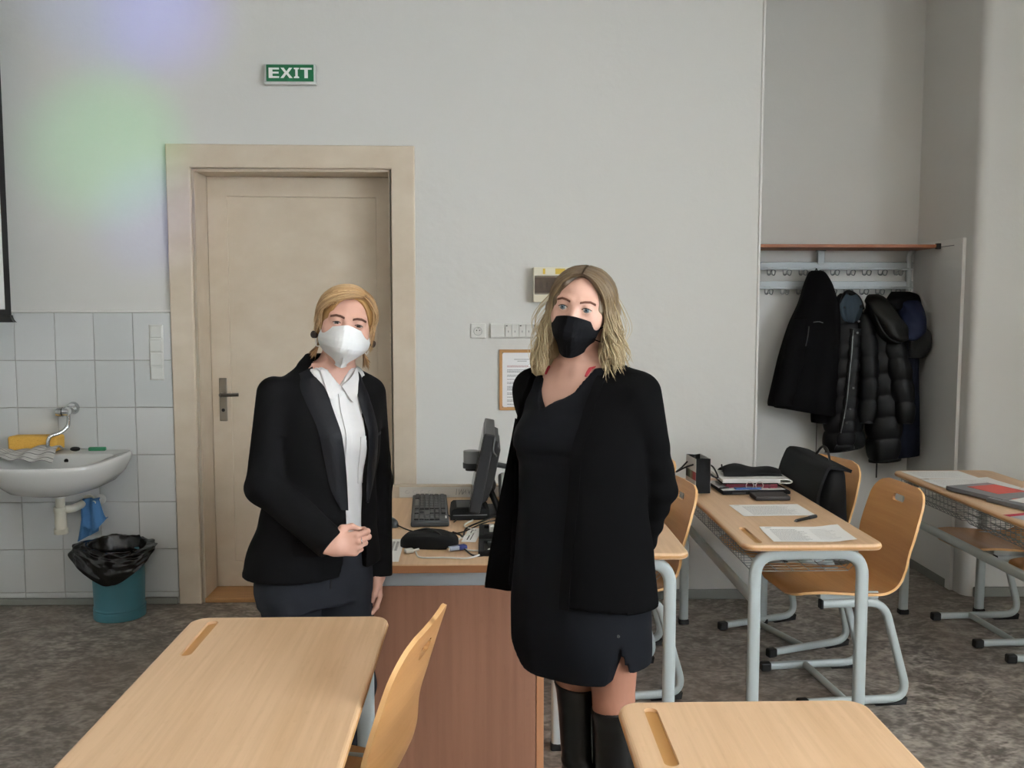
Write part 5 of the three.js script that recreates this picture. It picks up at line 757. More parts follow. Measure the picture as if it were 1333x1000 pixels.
// ---------------------------------------------------------------- the woman in the blazer and white mask
{
  const t = thing('person', 'short-haired blonde woman in black blazer, white shirt and white mask, hand on belly', 'person', [-0.49, 0, -2.70], 33 * deg);
  const skin = std(0xca9d8b, 0.52), Hm = headMatrix([0.054, 1.517, 0.066], 2, -21, -10), Hi = Hm.clone().invert(), q = V(0, 0, 0), hs = headSDF({ lid: 0.0018, cheek: 0.023 });
  const inHead = (x, y, z) => q.set(x, y, z).applyMatrix4(Hi);
  const chest = sections([[1.4, 0.025, 0.0, 0.07, 0.06], [1.35, 0.02, 0, 0.12, 0.075], [1.3, 0.015, 0.005, 0.145, 0.09], [1.2, 0.01, 0.02, 0.14, 0.1], [1.05, 0, 0.015, 0.125, 0.09], [0.9, -0.015, 0.01, 0.145, 0.1], [0.76, -0.025, 0, 0.15, 0.1]]);
  const neck = (x, y, z) => cap(x, y, z, [0.03, 1.34, 0.005], [0.048, 1.45, 0.042], 0.052, 0.047);
  const upper = (x, y, z) => { const p = inHead(x, y, z); return smin(smin(hs(p.x, p.y, p.z), neck(x, y, z), 0.02), chest(x, y, z), 0.03); };
  const body = [netMesh(upper, [-0.16, 1.24, -0.12], [0.2, 1.64, 0.2], 0.0038)];
  const RS = [-0.15, 1.302, 0.01], RE = [-0.186, 1.06, 0.035], RW = [-0.06, 0.91, 0.205], LS = [0.165, 1.288, 0.0], LE = [0.192, 1.03, -0.03], LW = [0.162, 0.742, 0.03];
  const legs = (x, y, z) => Math.min(cap(x, y, z, [-0.085, 0.76, 0.0], [-0.095, 0.42, 0.01], 0.065, 0.05), cap(x, y, z, [-0.09, 0.42, 0.01], [-0.09, 0.08, -0.02], 0.048, 0.035), cap(x, y, z, [0.04, 0.76, 0.01], [0.075, 0.42, 0.02], 0.065, 0.05), cap(x, y, z, [0.07, 0.42, 0.02], [0.08, 0.08, -0.01], 0.048, 0.035));
  const trunk = (x, y, z) => smin(smin(chest(x, y, z), legs(x, y, z), 0.03), Math.min(cap(x, y, z, [-0.135, 1.295, 0.005], RE, 0.03, 0.03), cap(x, y, z, RE, RW, 0.03, 0.022), cap(x, y, z, [0.15, 1.285, 0], LE, 0.03, 0.03), cap(x, y, z, LE, LW, 0.03, 0.021)), 0.015);
  body.push(netMesh(trunk, [-0.28, 0.02, -0.16], [0.28, 1.36, 0.26], 0.011));
  // right hand: loose fist held against the belly; left hand hanging, half closed
  const rf = handSDF({ curl: [[38, 78, 40], [48, 80, 42], [58, 80, 40], [64, 76, 40]], thumb: [[0.04, 0.046, -0.018], [0.068, 0.046, -0.03], [0.088, 0.034, -0.036]] });
  const rm = frame([-0.068, 0.908, 0.208], [0.86, 0.05, 0.42], [0.35, -0.05, 0.95], 0.9, false);
  body.push(flipped(placed(rf, [-0.04, -0.06, -0.09], [0.16, 0.08, 0.04], 0.0028, rm), rm));
  const lf = handSDF({ curl: [[18, 22, 14], [46, 60, 30], [56, 68, 32], [62, 70, 34]], thumb: [[0.046, 0.042, -0.016], [0.076, 0.04, -0.022], [0.1, 0.03, -0.026]] });
  const lm = frame([0.162, 0.762, 0.03], [-0.1, -1, 0.12], [0.95, -0.1, 0.15], 0.88, false);
  { const y = V(0, 1, 0).transformDirection(lm); if (y.z < 0) { lm.multiply(new THREE.Matrix4().makeScale(1, -1, 1)); } }
  body.push(flipped(placed(lf, [-0.04, -0.06, -0.09], [0.2, 0.08, 0.04], 0.0028, lm), lm));
  part('body', body, skin, t);
  eyes(t, Hm, [0.05, -0.05, 1], 0x5a5148);
  // brows and lashes
  const onFace = (x, y, o) => [x, y, frontZ(hs, x, y, 0.13) + o], brow = std(0x5b3a2c, 0.8);
  for (const s of [-1, 1]) part('eyebrow', sweep([[0.012, 0.0135], [0.023, 0.017], [0.036, 0.0175], [0.05, 0.0125]].map(([x, y]) => V(...onFace(s * x, y, 0.0003))), [0, 1, 0], 0.0034, 0.0018, 8).applyMatrix4(Hm), brow, t);
  for (const s of [-1, 1]) part('eyelashes', tube([[0.0195, -0.002], [0.026, 0.0012], [0.033, 0.0014], [0.0425, -0.0025]].map(([x, y]) => onFace(s * x, y, 0.0006)), 0.0011, 14, 5).applyMatrix4(Hm), std(0x3a2620, 0.8), t);
  // dark round ear studs
  for (const s of [-1, 1]) part('ear_plug', cyl(0.0105, 0.01, 0, 0, 0, 'z').rotateY(s * 0.75).translate(s * 0.083, -0.05, 0.0).applyMatrix4(Hm), std(0x2a1f1b, 0.4), t);
  // hair: solid cap and locks swept from a side part
  const hc = [0, 0.016, -0.02], hr = [0.08, 0.08, 0.097];
  const capF = (x, y, z) => { let d = ell(x, y, z, hc, hr); d = smin(d, ell(x, y, z, [0, -0.03, -0.055], [0.07, 0.075, 0.06]), 0.02); d = smin(d, ell(Math.abs(x), y, z, [0.073, -0.01, -0.014], [0.014, 0.045, 0.034]), 0.01); d = smax(d, -ell(x, y, z, [0.006, -0.045, 0.098], [0.069, 0.135, 0.108]), 0.008); return Math.max(d, -0.07 - y - z * 0.4); };
  const dark = lin(0x65452c), gold = lin(0xb48d5c), pale = lin(0xd3b488), hb = colored(netMesh(capF, [-0.1, -0.11, -0.13], [0.1, 0.13, 0.1], 0.004).applyMatrix4(Hm), () => lin(0xa67d4c)), st = new Strands();
  const surf = (dx, dy, dz, o) => { const k = 1 / Math.hypot(dx / hr[0], dy / hr[1], dz / hr[2]); const L = Math.hypot(dx, dy, dz) * k, m = (L + o) / L * k; return [hc[0] + dx * m, hc[1] + dy * m, hc[2] + dz * m]; };
  seed = 91;
  for (let i = 0; i < 620; i++) {
    const a = rr(-Math.PI, Math.PI), o = rr(0.0, 0.008), pz = rr(-0.6, 0.75), S = [0.36 + rr(-0.05, 0.05), 0.9, pz], front = Math.abs(a) < 1.0;         // a: azimuth of the tip, 0 faces forward
    let E = [Math.sin(a), -0.12 + rr(-0.1, 0.1), Math.cos(a)]; const pts = [];
    if (front) { const tx = a < 0.45 ? lerp(-0.98, -0.35, clamp((a + 1) / 1.45)) : 0.95; E = a < 0.45 ? [tx, lerp(0.12, 0.42, clamp((a + 1) / 1.45)) + rr(-0.06, 0.06), Math.sqrt(Math.max(0.05, 1 - tx * tx)) * 0.8] : [0.95, 0.1, 0.5]; }
    for (let k = 0; k <= 5; k++) { const u = k / 5, e = u * u * (3 - 2 * u) * 0.4 + u * 0.6; pts.push(surf(lerp(S[0], E[0], e), lerp(S[1], E[1], e) + 0.25 * Math.sin(Math.PI * e) * 0.6, lerp(S[2], E[2], e), o + 0.004 * Math.sin(Math.PI * u))); }
    const l = pts.at(-1);
    if (!front) { const len = Math.abs(a) > 2.2 ? rr(0.05, 0.09) : Math.abs(a) > 1.5 ? rr(0.03, 0.075) : rr(0.02, 0.05), flick = rr(-0.004, 0.02); pts.push([l[0] * 0.99, l[1] - len * 0.6, l[2] + 0.004], [l[0] * (0.94 + flick * 6), l[1] - len, l[2] + 0.006 - (Math.abs(a) > 2 ? flick : 0)]); }
    else if (a >= 0.45) pts.push([l[0] * 0.99 + 0.002, l[1] - rr(0.03, 0.05), l[2] - 0.006], [l[0] * 0.97 + 0.004, l[1] - rr(0.06, 0.1), l[2] - 0.016]);
    else pts.push([l[0] * 1.04 - 0.003, l[1] - rr(0.01, 0.03), l[2] - 0.02]);
    const w = rnd(), under = !front && Math.abs(a) > 1.9 && rnd() < 0.5;
    st.add(pts, 0.0038, 0.0014, mixc(dark, gold, w), under ? mixc(dark, gold, 0.3 * w) : mixc(mixc(dark, gold, 0.6), pale, rnd()), 14, 5, 0.55);
  }
  for (let i = 0; i < 240; i++) {   // fringe brushed across the forehead
    const j = rnd(), S = [0.4 + rr(-0.04, 0.04), lerp(0.95, 0.72, j), lerp(0.2, 0.72, j)], E = [-0.97, lerp(0.45, 0.0, j) + rr(-0.06, 0.06), lerp(0.1, 0.55, j * rnd() ** 0.5)], o = rr(0.0, 0.012), wob = rr(-0.05, 0.05), pts = [];
    for (let k = 0; k <= 5; k++) { const e = k / 5; pts.push(surf(lerp(S[0], E[0], e), lerp(S[1], E[1], Math.pow(e, 1.3)) + wob * Math.sin(e * 5), lerp(S[2], E[2], e) + 0.12 * Math.sin(Math.PI * e), o + 0.006 * Math.sin(Math.PI * e))); }
    const l = pts.at(-1); pts.push([l[0] * 1.01, l[1] - rr(0.02, 0.06), l[2] - 0.008]); const w = rnd(); st.add(pts, 0.0036, 0.0012, mixc(dark, gold, 0.2 + 0.8 * rnd()), mixc(dark, pale, 0.35 + 0.5 * rnd()), 14, 5, 0.55, mixc(mixc(dark, gold, 0.7), pale, w));
  }
  for (let i = 0; i < 90; i++) {    // right of the part, falling to the ear
    const j = rnd(), S = [0.42, lerp(0.95, 0.75, j), lerp(0, 0.68, j)], E = [0.97, lerp(0.3, 0.1, j), lerp(-0.1, 0.5, j)], o = rr(0.001, 0.009), pts = [];
    for (let k = 0; k <= 4; k++) { const e = k / 4; pts.push(surf(lerp(S[0], E[0], e), lerp(S[1], E[1], e), lerp(S[2], E[2], e), o)); }
    const l = pts.at(-1), len = rr(0.05, 0.11); pts.push([l[0] * 1.0, l[1] - len * 0.5, l[2] - 0.004], [l[0] * 0.98 + rr(0, 0.01), l[1] - len, l[2] - 0.012]); const w = rnd(); st.add(pts, 0.0034, 0.0012, mixc(dark, gold, 0.4 + 0.4 * w), mixc(gold, pale, w * 0.7), 14, 5, 0.55);
  }
  for (let i = 0; i < 170; i++) { const s = i % 2 ? 1 : -1, z = rr(-0.075, -0.005); st.add([[s * 0.062, -0.05, z], [s * 0.066, -0.08, z], [s * (0.07 + rr(0, 0.02)), -0.1 - rr(0, 0.03), z + rr(-0.01, 0.012)]], 0.0035, 0.001, mixc(dark, gold, rr(0, 0.4)), mixc(dark, gold, rr(0.2, 0.9)), 8, 5, 0.5); }
  part('hair', [colored(clean(hb), () => lin(0x96713f)), st.geo().applyMatrix4(Hm)], M.hair, t);
  // moulded white mask
  const mw = std(0xe2e4e4, 0.75), mz = (u, v) => { const w = 0.03 + 0.0415 * Math.pow(Math.max(0, Math.sin(Math.PI * clamp(v * 0.78 + 0.25))), 0.8), top = -0.005 - 0.02 * Math.abs(u) ** 1.2, bot = -0.126 + 0.02 * Math.abs(u) ** 2, x = u * w, y = lerp(top, bot, v); const ridge = lerp(0.098, 0.121, Math.sin(clamp(v / 0.42) * Math.PI / 2)) - 0.046 * smooth(0.5, 1, v); return [x, y, ridge - 0.016 * Math.abs(u) - (0.052 + 0.016 * Math.sin(v * Math.PI)) * Math.abs(u) ** 2.6]; };
  part('mask', grid((u, v) => mz(u * 2 - 1, v), 44, 32, 0.0022).applyMatrix4(Hm), mw, t, 'moulded white respirator mask'); const mk = t.children.at(-1);
  for (const s of [-1, 1]) part('mask_seam', tube([0.12, 0.35, 0.6, 0.78].map((u) => { const p = mz(s * u, 0.43 - 0.06 * u); return [p[0], p[1], p[2] + 0.001]; }), 0.0013, 16, 5).applyMatrix4(Hm), std(0x777b7e, 0.7), mk);
  part('centre_fold', tube([0.01, 0.2, 0.42, 0.7, 0.98].map((v) => { const p = mz(0, v); return [p[0], p[1], p[2] + 0.0004]; }), 0.0012, 24, 6).applyMatrix4(Hm), mw, mk);
  for (const s of [-1, 1]) { const p = mz(s * 0.95, 0.2), r = mz(s * 0.97, 0.62); part('ear_loop', tube([p, [s * 0.071, p[1] + 0.012, p[2] - 0.025], [s * 0.079, 0.012, -0.016], [s * 0.08, -0.03, -0.03], [s * 0.074, r[1] - 0.002, r[2] - 0.03], r], 0.0014, 30, 6).applyMatrix4(Hm), mw, mk); }
  for (const [u, v, w] of [[0.36, 0.6, 0.004], [0.45, 0.585, 0.006], [0.56, 0.57, 0.008], [0.4, 0.66, 0.016], [0.42, 0.7, 0.014], [0.4, 0.74, 0.009]]) { const p = mz(u, v), n = mz(u + 0.05, v); part('mask_print', box(w, 0.0025, 0.0008).rotateY(Math.atan2(p[2] - n[2], n[0] - p[0])).translate(p[0], p[1], p[2] + 0.0007).applyMatrix4(Hm), std(0x5e6266, 0.8), mk); }
  // shirt
  const white = std(0xe0e0e0, 0.85), shirtF = (x, y, z) => chest(x, y, z) - 0.012 + 0.0022 * Math.sin(y * 46 + x * 30) * smooth(0.9, 1.1, y) + 0.003 * Math.sin(x * 70 + y * 9) - 0.006 * Math.exp(-(((y - 1.2) / 0.06) ** 2)) * smooth(0, 0.08, z);
  const vl = (x) => x < 0.021 ? lerp(1.334, 1.43, (0.021 - x) / 0.056) : lerp(1.334, 1.41, (x - 0.021) / 0.06);
  const shirt = (x, y, z) => smax(z > 0 ? Math.min(y - vl(x), z) * 0.6 : -1, smax(Math.max(Math.abs(x - 0.035) - 0.085, y > 1.3 ? -0.1 : -1), smax(shirtF(x, y, z), y - 1.385, 0.006), -(0.99 * cap(x, y, z, [0.028, 1.33, 0.035], [0.034, 1.48, 0.06], 0.05, 0.056)), 0.004), 0.003);
  part('shirt', netMesh(shirt, [-0.17, 0.86, -0.12], [0.17, 1.42, 0.16], 0.006), white, t); const sh = t.children.at(-1);
  part('placket', lay(shirt, [[0.006, 1.325], [0.012, 1.2], [0.017, 1.08], [0.018, 0.92]], [[0.029, 1.318], [0.033, 1.2], [0.036, 1.08], [0.037, 0.92]], 0.002, 0.003, 6, 40), white, sh);
  part('chest_pocket', lay(shirt, [[0.064, 1.19], [0.066, 1.05]], [[0.1, 1.192], [0.098, 1.05]], 0.0015, 0.002, 8, 16), white, sh);
  // collar: two folded points round the neck
  const nF = (x, y, z) => Math.min(neck(x, y, z) - 0.012, shirt(x, y, z) - 0.002);
  part('collar', lay(nF, [[-0.03, 1.415], [-0.02, 1.39], [0.0, 1.36], [0.021, 1.334]], [[-0.034, 1.395], [-0.028, 1.35], [-0.018, 1.302], [0.016, 1.325]], 0.005, 0.003, 10, 24), white, sh);
  part('collar', lay(nF, [[0.074, 1.385], [0.066, 1.37], [0.046, 1.35], [0.021, 1.334]], [[0.082, 1.375], [0.078, 1.345], [0.052, 1.29], [0.026, 1.325]], 0.005, 0.003, 10, 24), white, sh);
  part('collar_stand', (() => { const g = new THREE.CylinderGeometry(0.062, 0.066, 0.034, 40, 1, true); g.rotateX(0.32).translate(0.028, 1.385, 0.006); return g; })(), std(0xe0e0e0, 0.85, { side: THREE.DoubleSide }), sh);
  // trousers and shoes
  const den = matte(0x282a30, 0.85, 0.3), tr = (x, y, z) => { let d = sections([[0.96, -0.015, 0.008, 0.15, 0.105], [0.84, -0.025, 0.0, 0.172, 0.118], [0.74, -0.025, -0.002, 0.178, 0.12], [0.7, -0.025, -0.002, 0.17, 0.115]])(x, y, z); d = smin(d, smin(cap(x, y, z, [-0.105, 0.76, 0.0], [-0.1, 0.42, 0.01], 0.094, 0.066), cap(x, y, z, [-0.1, 0.42, 0.01], [-0.1, 0.1, -0.02], 0.066, 0.05), 0.02), 0.03); d = smin(d, smin(cap(x, y, z, [0.055, 0.76, 0.004], [0.08, 0.42, 0.02], 0.092, 0.066), cap(x, y, z, [0.08, 0.42, 0.02], [0.09, 0.1, -0.01], 0.066, 0.05), 0.02), 0.012); return Math.max(d, 0.075 - y) + 0.0015 * Math.sin(y * 60 + x * 40) * smooth(0.9, 0.6, y); };
  part('trousers', netMesh(tr, [-0.24, 0.06, -0.15], [0.2, 0.98, 0.16], 0.007), den, t); const tz = t.children.at(-1);
  part('fly_seam', lay(tr, [[-0.03, 0.86], [-0.032, 0.76]], [[-0.026, 0.86], [-0.028, 0.76]], 0.001, 0.002, 3, 14), std(0x17181c, 0.9), tz); part('waistband', lay(tr, [[-0.1, 0.905], [0.0, 0.91], [0.1, 0.905]], [[-0.1, 0.875], [0.0, 0.88], [0.1, 0.875]], 0.002, 0.003, 6, 24), den, tz);
  for (const [x, z] of [[-0.1, -0.02], [0.09, -0.01]]) part('shoe', netMesh((a, b, c) => { let d = cap(a, b, c, [x, 0.045, z - 0.02], [x, 0.036, z + 0.15], 0.042, 0.036); d = smin(d, cap(a, b, c, [x, 0.06, z], [x, 0.11, z], 0.042, 0.04), 0.02); return smax(d, 0.003 - b, 0.004); }, [x - 0.06, -0.005, z - 0.08], [x + 0.06, 0.13, z + 0.21], 0.006), M.black, t);
  // blazer
  const blk = matte(0x09090b, 0.85, 0.3), satin = matte(0x101116, 0.5, 0.4);
  const tors = sections([[1.425, 0.026, -0.018, 0.06, 0.045], [1.39, 0.024, -0.012, 0.088, 0.062], [1.355, 0.02, -0.004, 0.135, 0.085], [1.3, 0.015, 0.004, 0.168, 0.108], [1.2, 0.01, 0.018, 0.165, 0.128], [1.06, 0.0, 0.016, 0.158, 0.122], [0.94, -0.018, 0.008, 0.178, 0.134], [0.82, -0.03, -0.004, 0.205, 0.15], [0.76, -0.034, -0.008, 0.216, 0.156]]);
  const unit = (a, b) => { const d = [0, 1, 2].map((k) => b[k] - a[k]), l = Math.hypot(...d); return d.map((v) => v / l); }, RD = unit(RE, RW), LD = unit(LE, LW);
  const xl = polyAt([[-0.03, 1.43], [-0.02, 1.3], [-0.004, 1.21], [0.012, 1.1], [0.016, 0.93], [0.0, 0.83], [-0.03, 0.75]]), xr = polyAt([[0.062, 1.43], [0.06, 1.36], [0.072, 1.277], [0.087, 1.14], [0.083, 1.03], [0.076, 0.9], [0.085, 0.75]]);
  const sleeves = (x, y, z) => {
    const wr = 0.0022 * Math.sin(y * 60 + z * 70 + x * 35) * smooth(0.1, 0, Math.abs(y - 1.06));
    let r = smin(cap(x, y, z, [-0.14, 1.315, 0.0], RE, 0.05, 0.052), smax(cap(x, y, z, RE, RW, 0.052, 0.046), (x - RW[0]) * RD[0] + (y - RW[1]) * RD[1] + (z - RW[2]) * RD[2], 0.004), 0.02);
    let l = smin(cap(x, y, z, [0.155, 1.302, 0.0], LE, 0.05, 0.046), smax(cap(x, y, z, LE, LW, 0.046, 0.044), (x - LW[0]) * LD[0] + (y - LW[1]) * LD[1] + (z - LW[2]) * LD[2], 0.004), 0.02);
    return [r + wr, l + wr];
  };
  const jac = (x, y, z) => {
    let d = tors(x, y, z) + 0.002 * Math.sin(y * 40 + x * 25); d = smax(d, (0.8 - y) + 0.07 * x * (x < 0 ? -0.6 : 0) - 0.02 * smooth(0.1, -0.2, x), 0.008);
    const open = Math.max(xl(y) - x, x - xr(y), 0.02 - z); d = smax(d, -open, 0.006);
    const [r, l] = sleeves(x, y, z); d = smin(d, r, y > 1.2 ? 0.028 : 0.008); d = smin(d, l, y > 1.2 ? 0.028 : 0.008);
    return smax(d, -cap(x, y, z, [0.027, 1.33, 0.012], [0.034, 1.5, 0.04], 0.058, 0.064), 0.004);
  };
  part('blazer', netMesh(jac, [-0.32, 0.72, -0.19], [0.29, 1.45, 0.28], 0.0065), blk, t); const bz = t.children.at(-1);
  const solid = (x, y, z) => Math.min(tors(x, y, z), cap(x, y, z, [0.027, 1.36, 0.0], [0.03, 1.42, 0.01], 0.062, 0.064)), lo = (u) => 0.004 + 0.004 * Math.sin(Math.PI * u);
  part('lapel', lay(solid, [[-0.036, 1.392], [-0.024, 1.32], [-0.002, 1.203], [0.013, 1.09], [0.016, 1.03], [0.017, 0.985]], [[-0.078, 1.372], [-0.09, 1.32], [-0.07, 1.24], [-0.052, 1.139], [-0.034, 1.05], [-0.006, 0.99]], lo, 0.004, 12, 50), satin, bz, 'satin shawl lapel');
  part('lapel', lay(solid, [[0.072, 1.39], [0.067, 1.33], [0.071, 1.277], [0.086, 1.187], [0.086, 1.102], [0.083, 1.0]], [[0.092, 1.372], [0.1, 1.32], [0.116, 1.25], [0.124, 1.17], [0.118, 1.08], [0.086, 0.995]], lo, 0.004, 12, 50), satin, bz, 'satin shawl lapel');
  part('welt_pocket', lay(solid, [[0.12, 1.19], [0.15, 1.196]], [[0.121, 1.182], [0.151, 1.188]], 0.001, 0.002, 4, 10), satin, bz); part('pocket_flap', lay(solid, [[-0.14, 0.91], [-0.06, 0.9]], [[-0.14, 0.87], [-0.06, 0.862]], 0.002, 0.003, 6, 14), blk, bz);
  const ring = new THREE.TorusGeometry(0.0092, 0.0014, 8, 24).rotateY(Math.PI / 2).translate(0.096, 0.0095, 0.001).applyMatrix4(rm); part('finger_ring', ring, M.chrome, t);
}
// ---------------------------------------------------------------- the woman in the long cardigan and black mask
{
  const t = thing('person', 'long-haired blonde woman in black dress and cardigan, black mask, hands behind her back', 'person', [0.25, 0, -2.42], -35 * deg);
  const skin = std(0xcaa08e, 0.52), Hm = headMatrix([0.008, 1.561, 0.026], 2, 17, -9), Hi = Hm.clone().invert(), q = V(0, 0, 0), hs = headSDF({ lid: 0.0046, cheek: 0.021 });
  const chest = sections([[1.42, -0.01, 0, 0.07, 0.06], [1.375, -0.004, 0.0, 0.125, 0.078], [1.32, 0, 0.006, 0.152, 0.092], [1.2, 0, 0.022, 0.148, 0.118], [1.05, 0, 0.02, 0.13, 0.1], [0.9, 0, 0.005, 0.155, 0.115], [0.76, 0, -0.005, 0.165, 0.12]]);
  const neck = (x, y, z) => cap(x, y, z, [-0.008, 1.37, 0.0], [-0.002, 1.475, 0.012], 0.055, 0.05);
  const upper = (x, y, z) => { const p = q.set(x, y, z).applyMatrix4(Hi); return smin(smin(hs(p.x, p.y, p.z), neck(x, y, z), 0.02), smin(chest(x, y, z), cap(Math.abs(x), y, z, [0.02, 1.385, 0.06], [0.09, 1.385, 0.02], 0.01, 0.01), 0.03), 0.035); };
  const body = [netMesh(upper, [-0.18, 1.2, -0.13], [0.18, 1.68, 0.18], 0.0038)];
  const LS = [0.158, 1.338, -0.005], LE = [0.172, 1.085, -0.085], LW = [0.075, 0.885, -0.19], RS = [-0.158, 1.335, -0.01], RE = [-0.18, 1.085, -0.12], RW = [-0.02, 0.9, -0.2];
  const legs = (x, y, z) => { let a = smin(cap(x, y, z, [-0.075, 0.8, 0], [-0.012, 0.5, -0.012], 0.085, 0.047), cap(x, y, z, [-0.012, 0.49, -0.012], [-0.012, 0.3, -0.03], 0.043, 0.044), 0.02); a = smin(a, cap(x, y, z, [-0.012, 0.3, -0.03], [-0.012, 0.08, -0.03], 0.042, 0.03), 0.02); let b = smin(cap(x, y, z, [0.085, 0.8, 0.0], [0.115, 0.52, 0.03], 0.088, 0.05), cap(x, y, z, [0.115, 0.52, 0.03], [0.11, 0.3, 0.0], 0.048, 0.046), 0.02); b = smin(b, cap(x, y, z, [0.11, 0.3, 0.0], [0.105, 0.08, 0.0], 0.044, 0.03), 0.02); return Math.min(a, b); };
  const trunk = (x, y, z) => smin(smin(chest(x, y, z), legs(x, y, z), 0.03), Math.min(cap(x, y, z, LS, LE, 0.042, 0.036), cap(x, y, z, LE, LW, 0.036, 0.025), cap(x, y, z, RS, RE, 0.042, 0.036), cap(x, y, z, RE, RW, 0.036, 0.025)), 0.02);
  body.push(netMesh(trunk, [-0.28, 0.02, -0.26], [0.28, 1.38, 0.2], 0.009));
  const hf = handSDF({ curl: [[20, 26, 16], [26, 30, 18], [30, 34, 20], [34, 36, 20]], thumb: [[0.044, 0.044, -0.014], [0.07, 0.05, -0.022], [0.094, 0.05, -0.03]] });
  const lm = frame([0.077, 0.888, -0.19], [-0.6, -0.75, -0.05], [-0.1, 0.1, -1], 0.92), rm = frame([-0.018, 0.9, -0.205], [0.9, -0.35, 0.05], [0.0, 0.1, -1], 0.92, true);
  for (const m of [lm, rm]) body.push(flipped(placed(hf, [-0.04, -0.06, -0.09], [0.2, 0.08, 0.04], 0.0034, m), m));
  part('body', body, skin, t); eyes(t, Hm, [-0.02, -0.02, 1], 0x6d7f88);
  const onFace = (x, y, o) => [x, y, frontZ(hs, x, y, 0.13) + o];
  for (const s of [-1, 1]) part('eyebrow', sweep([[0.013, 0.0145], [0.024, 0.018], [0.037, 0.0195], [0.05, 0.0145]].map(([x, y]) => V(...onFace(s * x, y, 0.0003))), [0, 1, 0], 0.003, 0.0016, 8).applyMatrix4(Hm), std(0x6b4536, 0.8), t);
  for (const s of [-1, 1]) part('eyelashes', tube([[0.0185, -0.0015], [0.0255, 0.003], [0.034, 0.0032], [0.0435, -0.001]].map(([x, y]) => onFace(s * x, y, 0.0006)), 0.001, 14, 5).applyMatrix4(Hm), std(0x33221e, 0.8), t);
  // long wavy hair from a centre part
  const hc = [0, 0.016, -0.02], hr = [0.081, 0.084, 0.097];
  const capF = (x, y, z) => { const ax = Math.abs(x); let d = ell(x, y, z, hc, hr); d = smin(d, cap(ax, y, z, [0.072, 0.0, -0.03], [0.085, -0.17, -0.02], 0.022, 0.036), 0.03); d = smin(d, cap(ax, y, z, [0.03, -0.02, -0.07], [0.05, -0.17, -0.065], 0.05, 0.05), 0.03); d = smax(d, -ell(x, y, z, [0, -0.04, 0.1], [0.065, 0.138, 0.112]), 0.008); d = smax(d, -cap(x, y, z, [0, -0.08, 0.03], [-0.01, -0.3, 0.05], 0.06, 0.06), 0.006); return d + 0.004 * Math.sin(y * 90 + x * 60 + z * 40); };
  const root = lin(0x584837), mid = lin(0x84704f), tip = lin(0xdccda8), fair = lin(0xb39e78), tone = (x, y) => mixc(root, fair, smooth(0.06, -0.12, y)); const hb = colored(netMesh(capF, [-0.15, -0.24, -0.15], [0.15, 0.14, 0.1], 0.0045), (x, y) => tone(x, y).map((v) => v * 0.85)).applyMatrix4(Hm), st = new Strands();
  const surf = (dx, dy, dz, o) => { const L = Math.hypot(dx, dy, dz), k = 1 / Math.hypot(dx / hr[0], dy / hr[1], dz / hr[2]); const m = (L * k + o) / L; return [hc[0] + dx * m, hc[1] + dy * m, hc[2] + dz * m]; };
  seed = 1234;
  for (let i = 0; i < 900; i++) {
    const s = i % 2 ? 1 : -1, b = i < 320 ? rr(-0.66, 0.1) : rr(-0.5, 1.55), o = rr(-0.001, 0.008), S = [s * rr(0.01, 0.06), 0.85, lerp(0.8, -0.7, clamp((b + 0.62) / 2.1 + rr(-0.12, 0.12)))], E = [s * Math.cos(b) * 0.95, -0.1, -Math.sin(b) * 1.0], pts = [];
    for (let k = 0; k <= 4; k++) { const e = k / 4; pts.push(surf(lerp(S[0], E[0], Math.pow(e, 0.8)), lerp(S[1], E[1], Math.pow(e, 1.25)), lerp(S[2], E[2], e), o)); }
    const l = pts.at(-1), len = rr(0.11, 0.195) * (s > 0 ? 0.95 : 1.0), ph = rr(0, 6.28), amp = rr(0.008, 0.021), out = s > 0 ? rr(0.008, 0.055) : rr(-0.02, 0.008), fwd = b < 0.2 ? rr(0.0, 0.04) : rr(-0.01, 0.02);
    for (let k = 1; k <= 6; k++) { const e = k / 6; pts.push([l[0] * (1 + 0.05 * e) + s * out * e + Math.sin(ph + e * 9) * amp * e, l[1] - len * e, l[2] + fwd * e * e + Math.cos(ph + e * 8) * amp * e + 0.012 * e]); }
    const w = rnd(); st.add(pts, 0.0034, 0.0016, mixc(root, mid, 0.25 * w), mixc(fair, tip, w), 24, 5, 0.55, mixc(root, mid, 0.3 + w * 0.7));
  }
  for (let i = 0; i < 60; i++) { const s = i % 2 ? 1 : -1, y = rr(-0.12, 0.0), z = rr(-0.06, 0.02), o = rr(0.02, 0.05); st.add([[s * 0.08, y + 0.04, z], [s * (0.085 + o * 0.6), y, z + 0.005], [s * (0.085 + o), y - 0.04, z], [s * (0.08 + o * 0.7), y - 0.09, z]], 0.0009, 0.0005, fair, tip, 10, 4, 0.8); }
  part('hair', [hb, st.geo().applyMatrix4(Hm)], M.hair, t);
  // black cloth mask
  const mb = matte(0x0b0c10, 0.85, 0.3), mz = (u, v) => { const w = lerp(0.064, 0.042, Math.pow(v, 1.7)), top = -0.02 - 0.02 * Math.abs(u) ** 2, bot = -0.127 + 0.03 * Math.abs(u) ** 2.2, y = lerp(top, bot, v), ridge = 0.104 + 0.012 * Math.sin(clamp(v * 1.7) * Math.PI / 2) - 0.032 * smooth(0.45, 1, v); return [u * w, y, ridge - 0.012 * Math.abs(u) - 0.06 * Math.abs(u) ** 2.4 + 0.0016 * Math.sin(u * 9 + v * 14) * Math.abs(u)]; };
  part('mask', grid((u, v) => mz(u * 2 - 1, v), 40, 28, 0.0022).applyMatrix4(Hm), mb, t, 'black cloth mask'); const mk = t.children.at(-1);
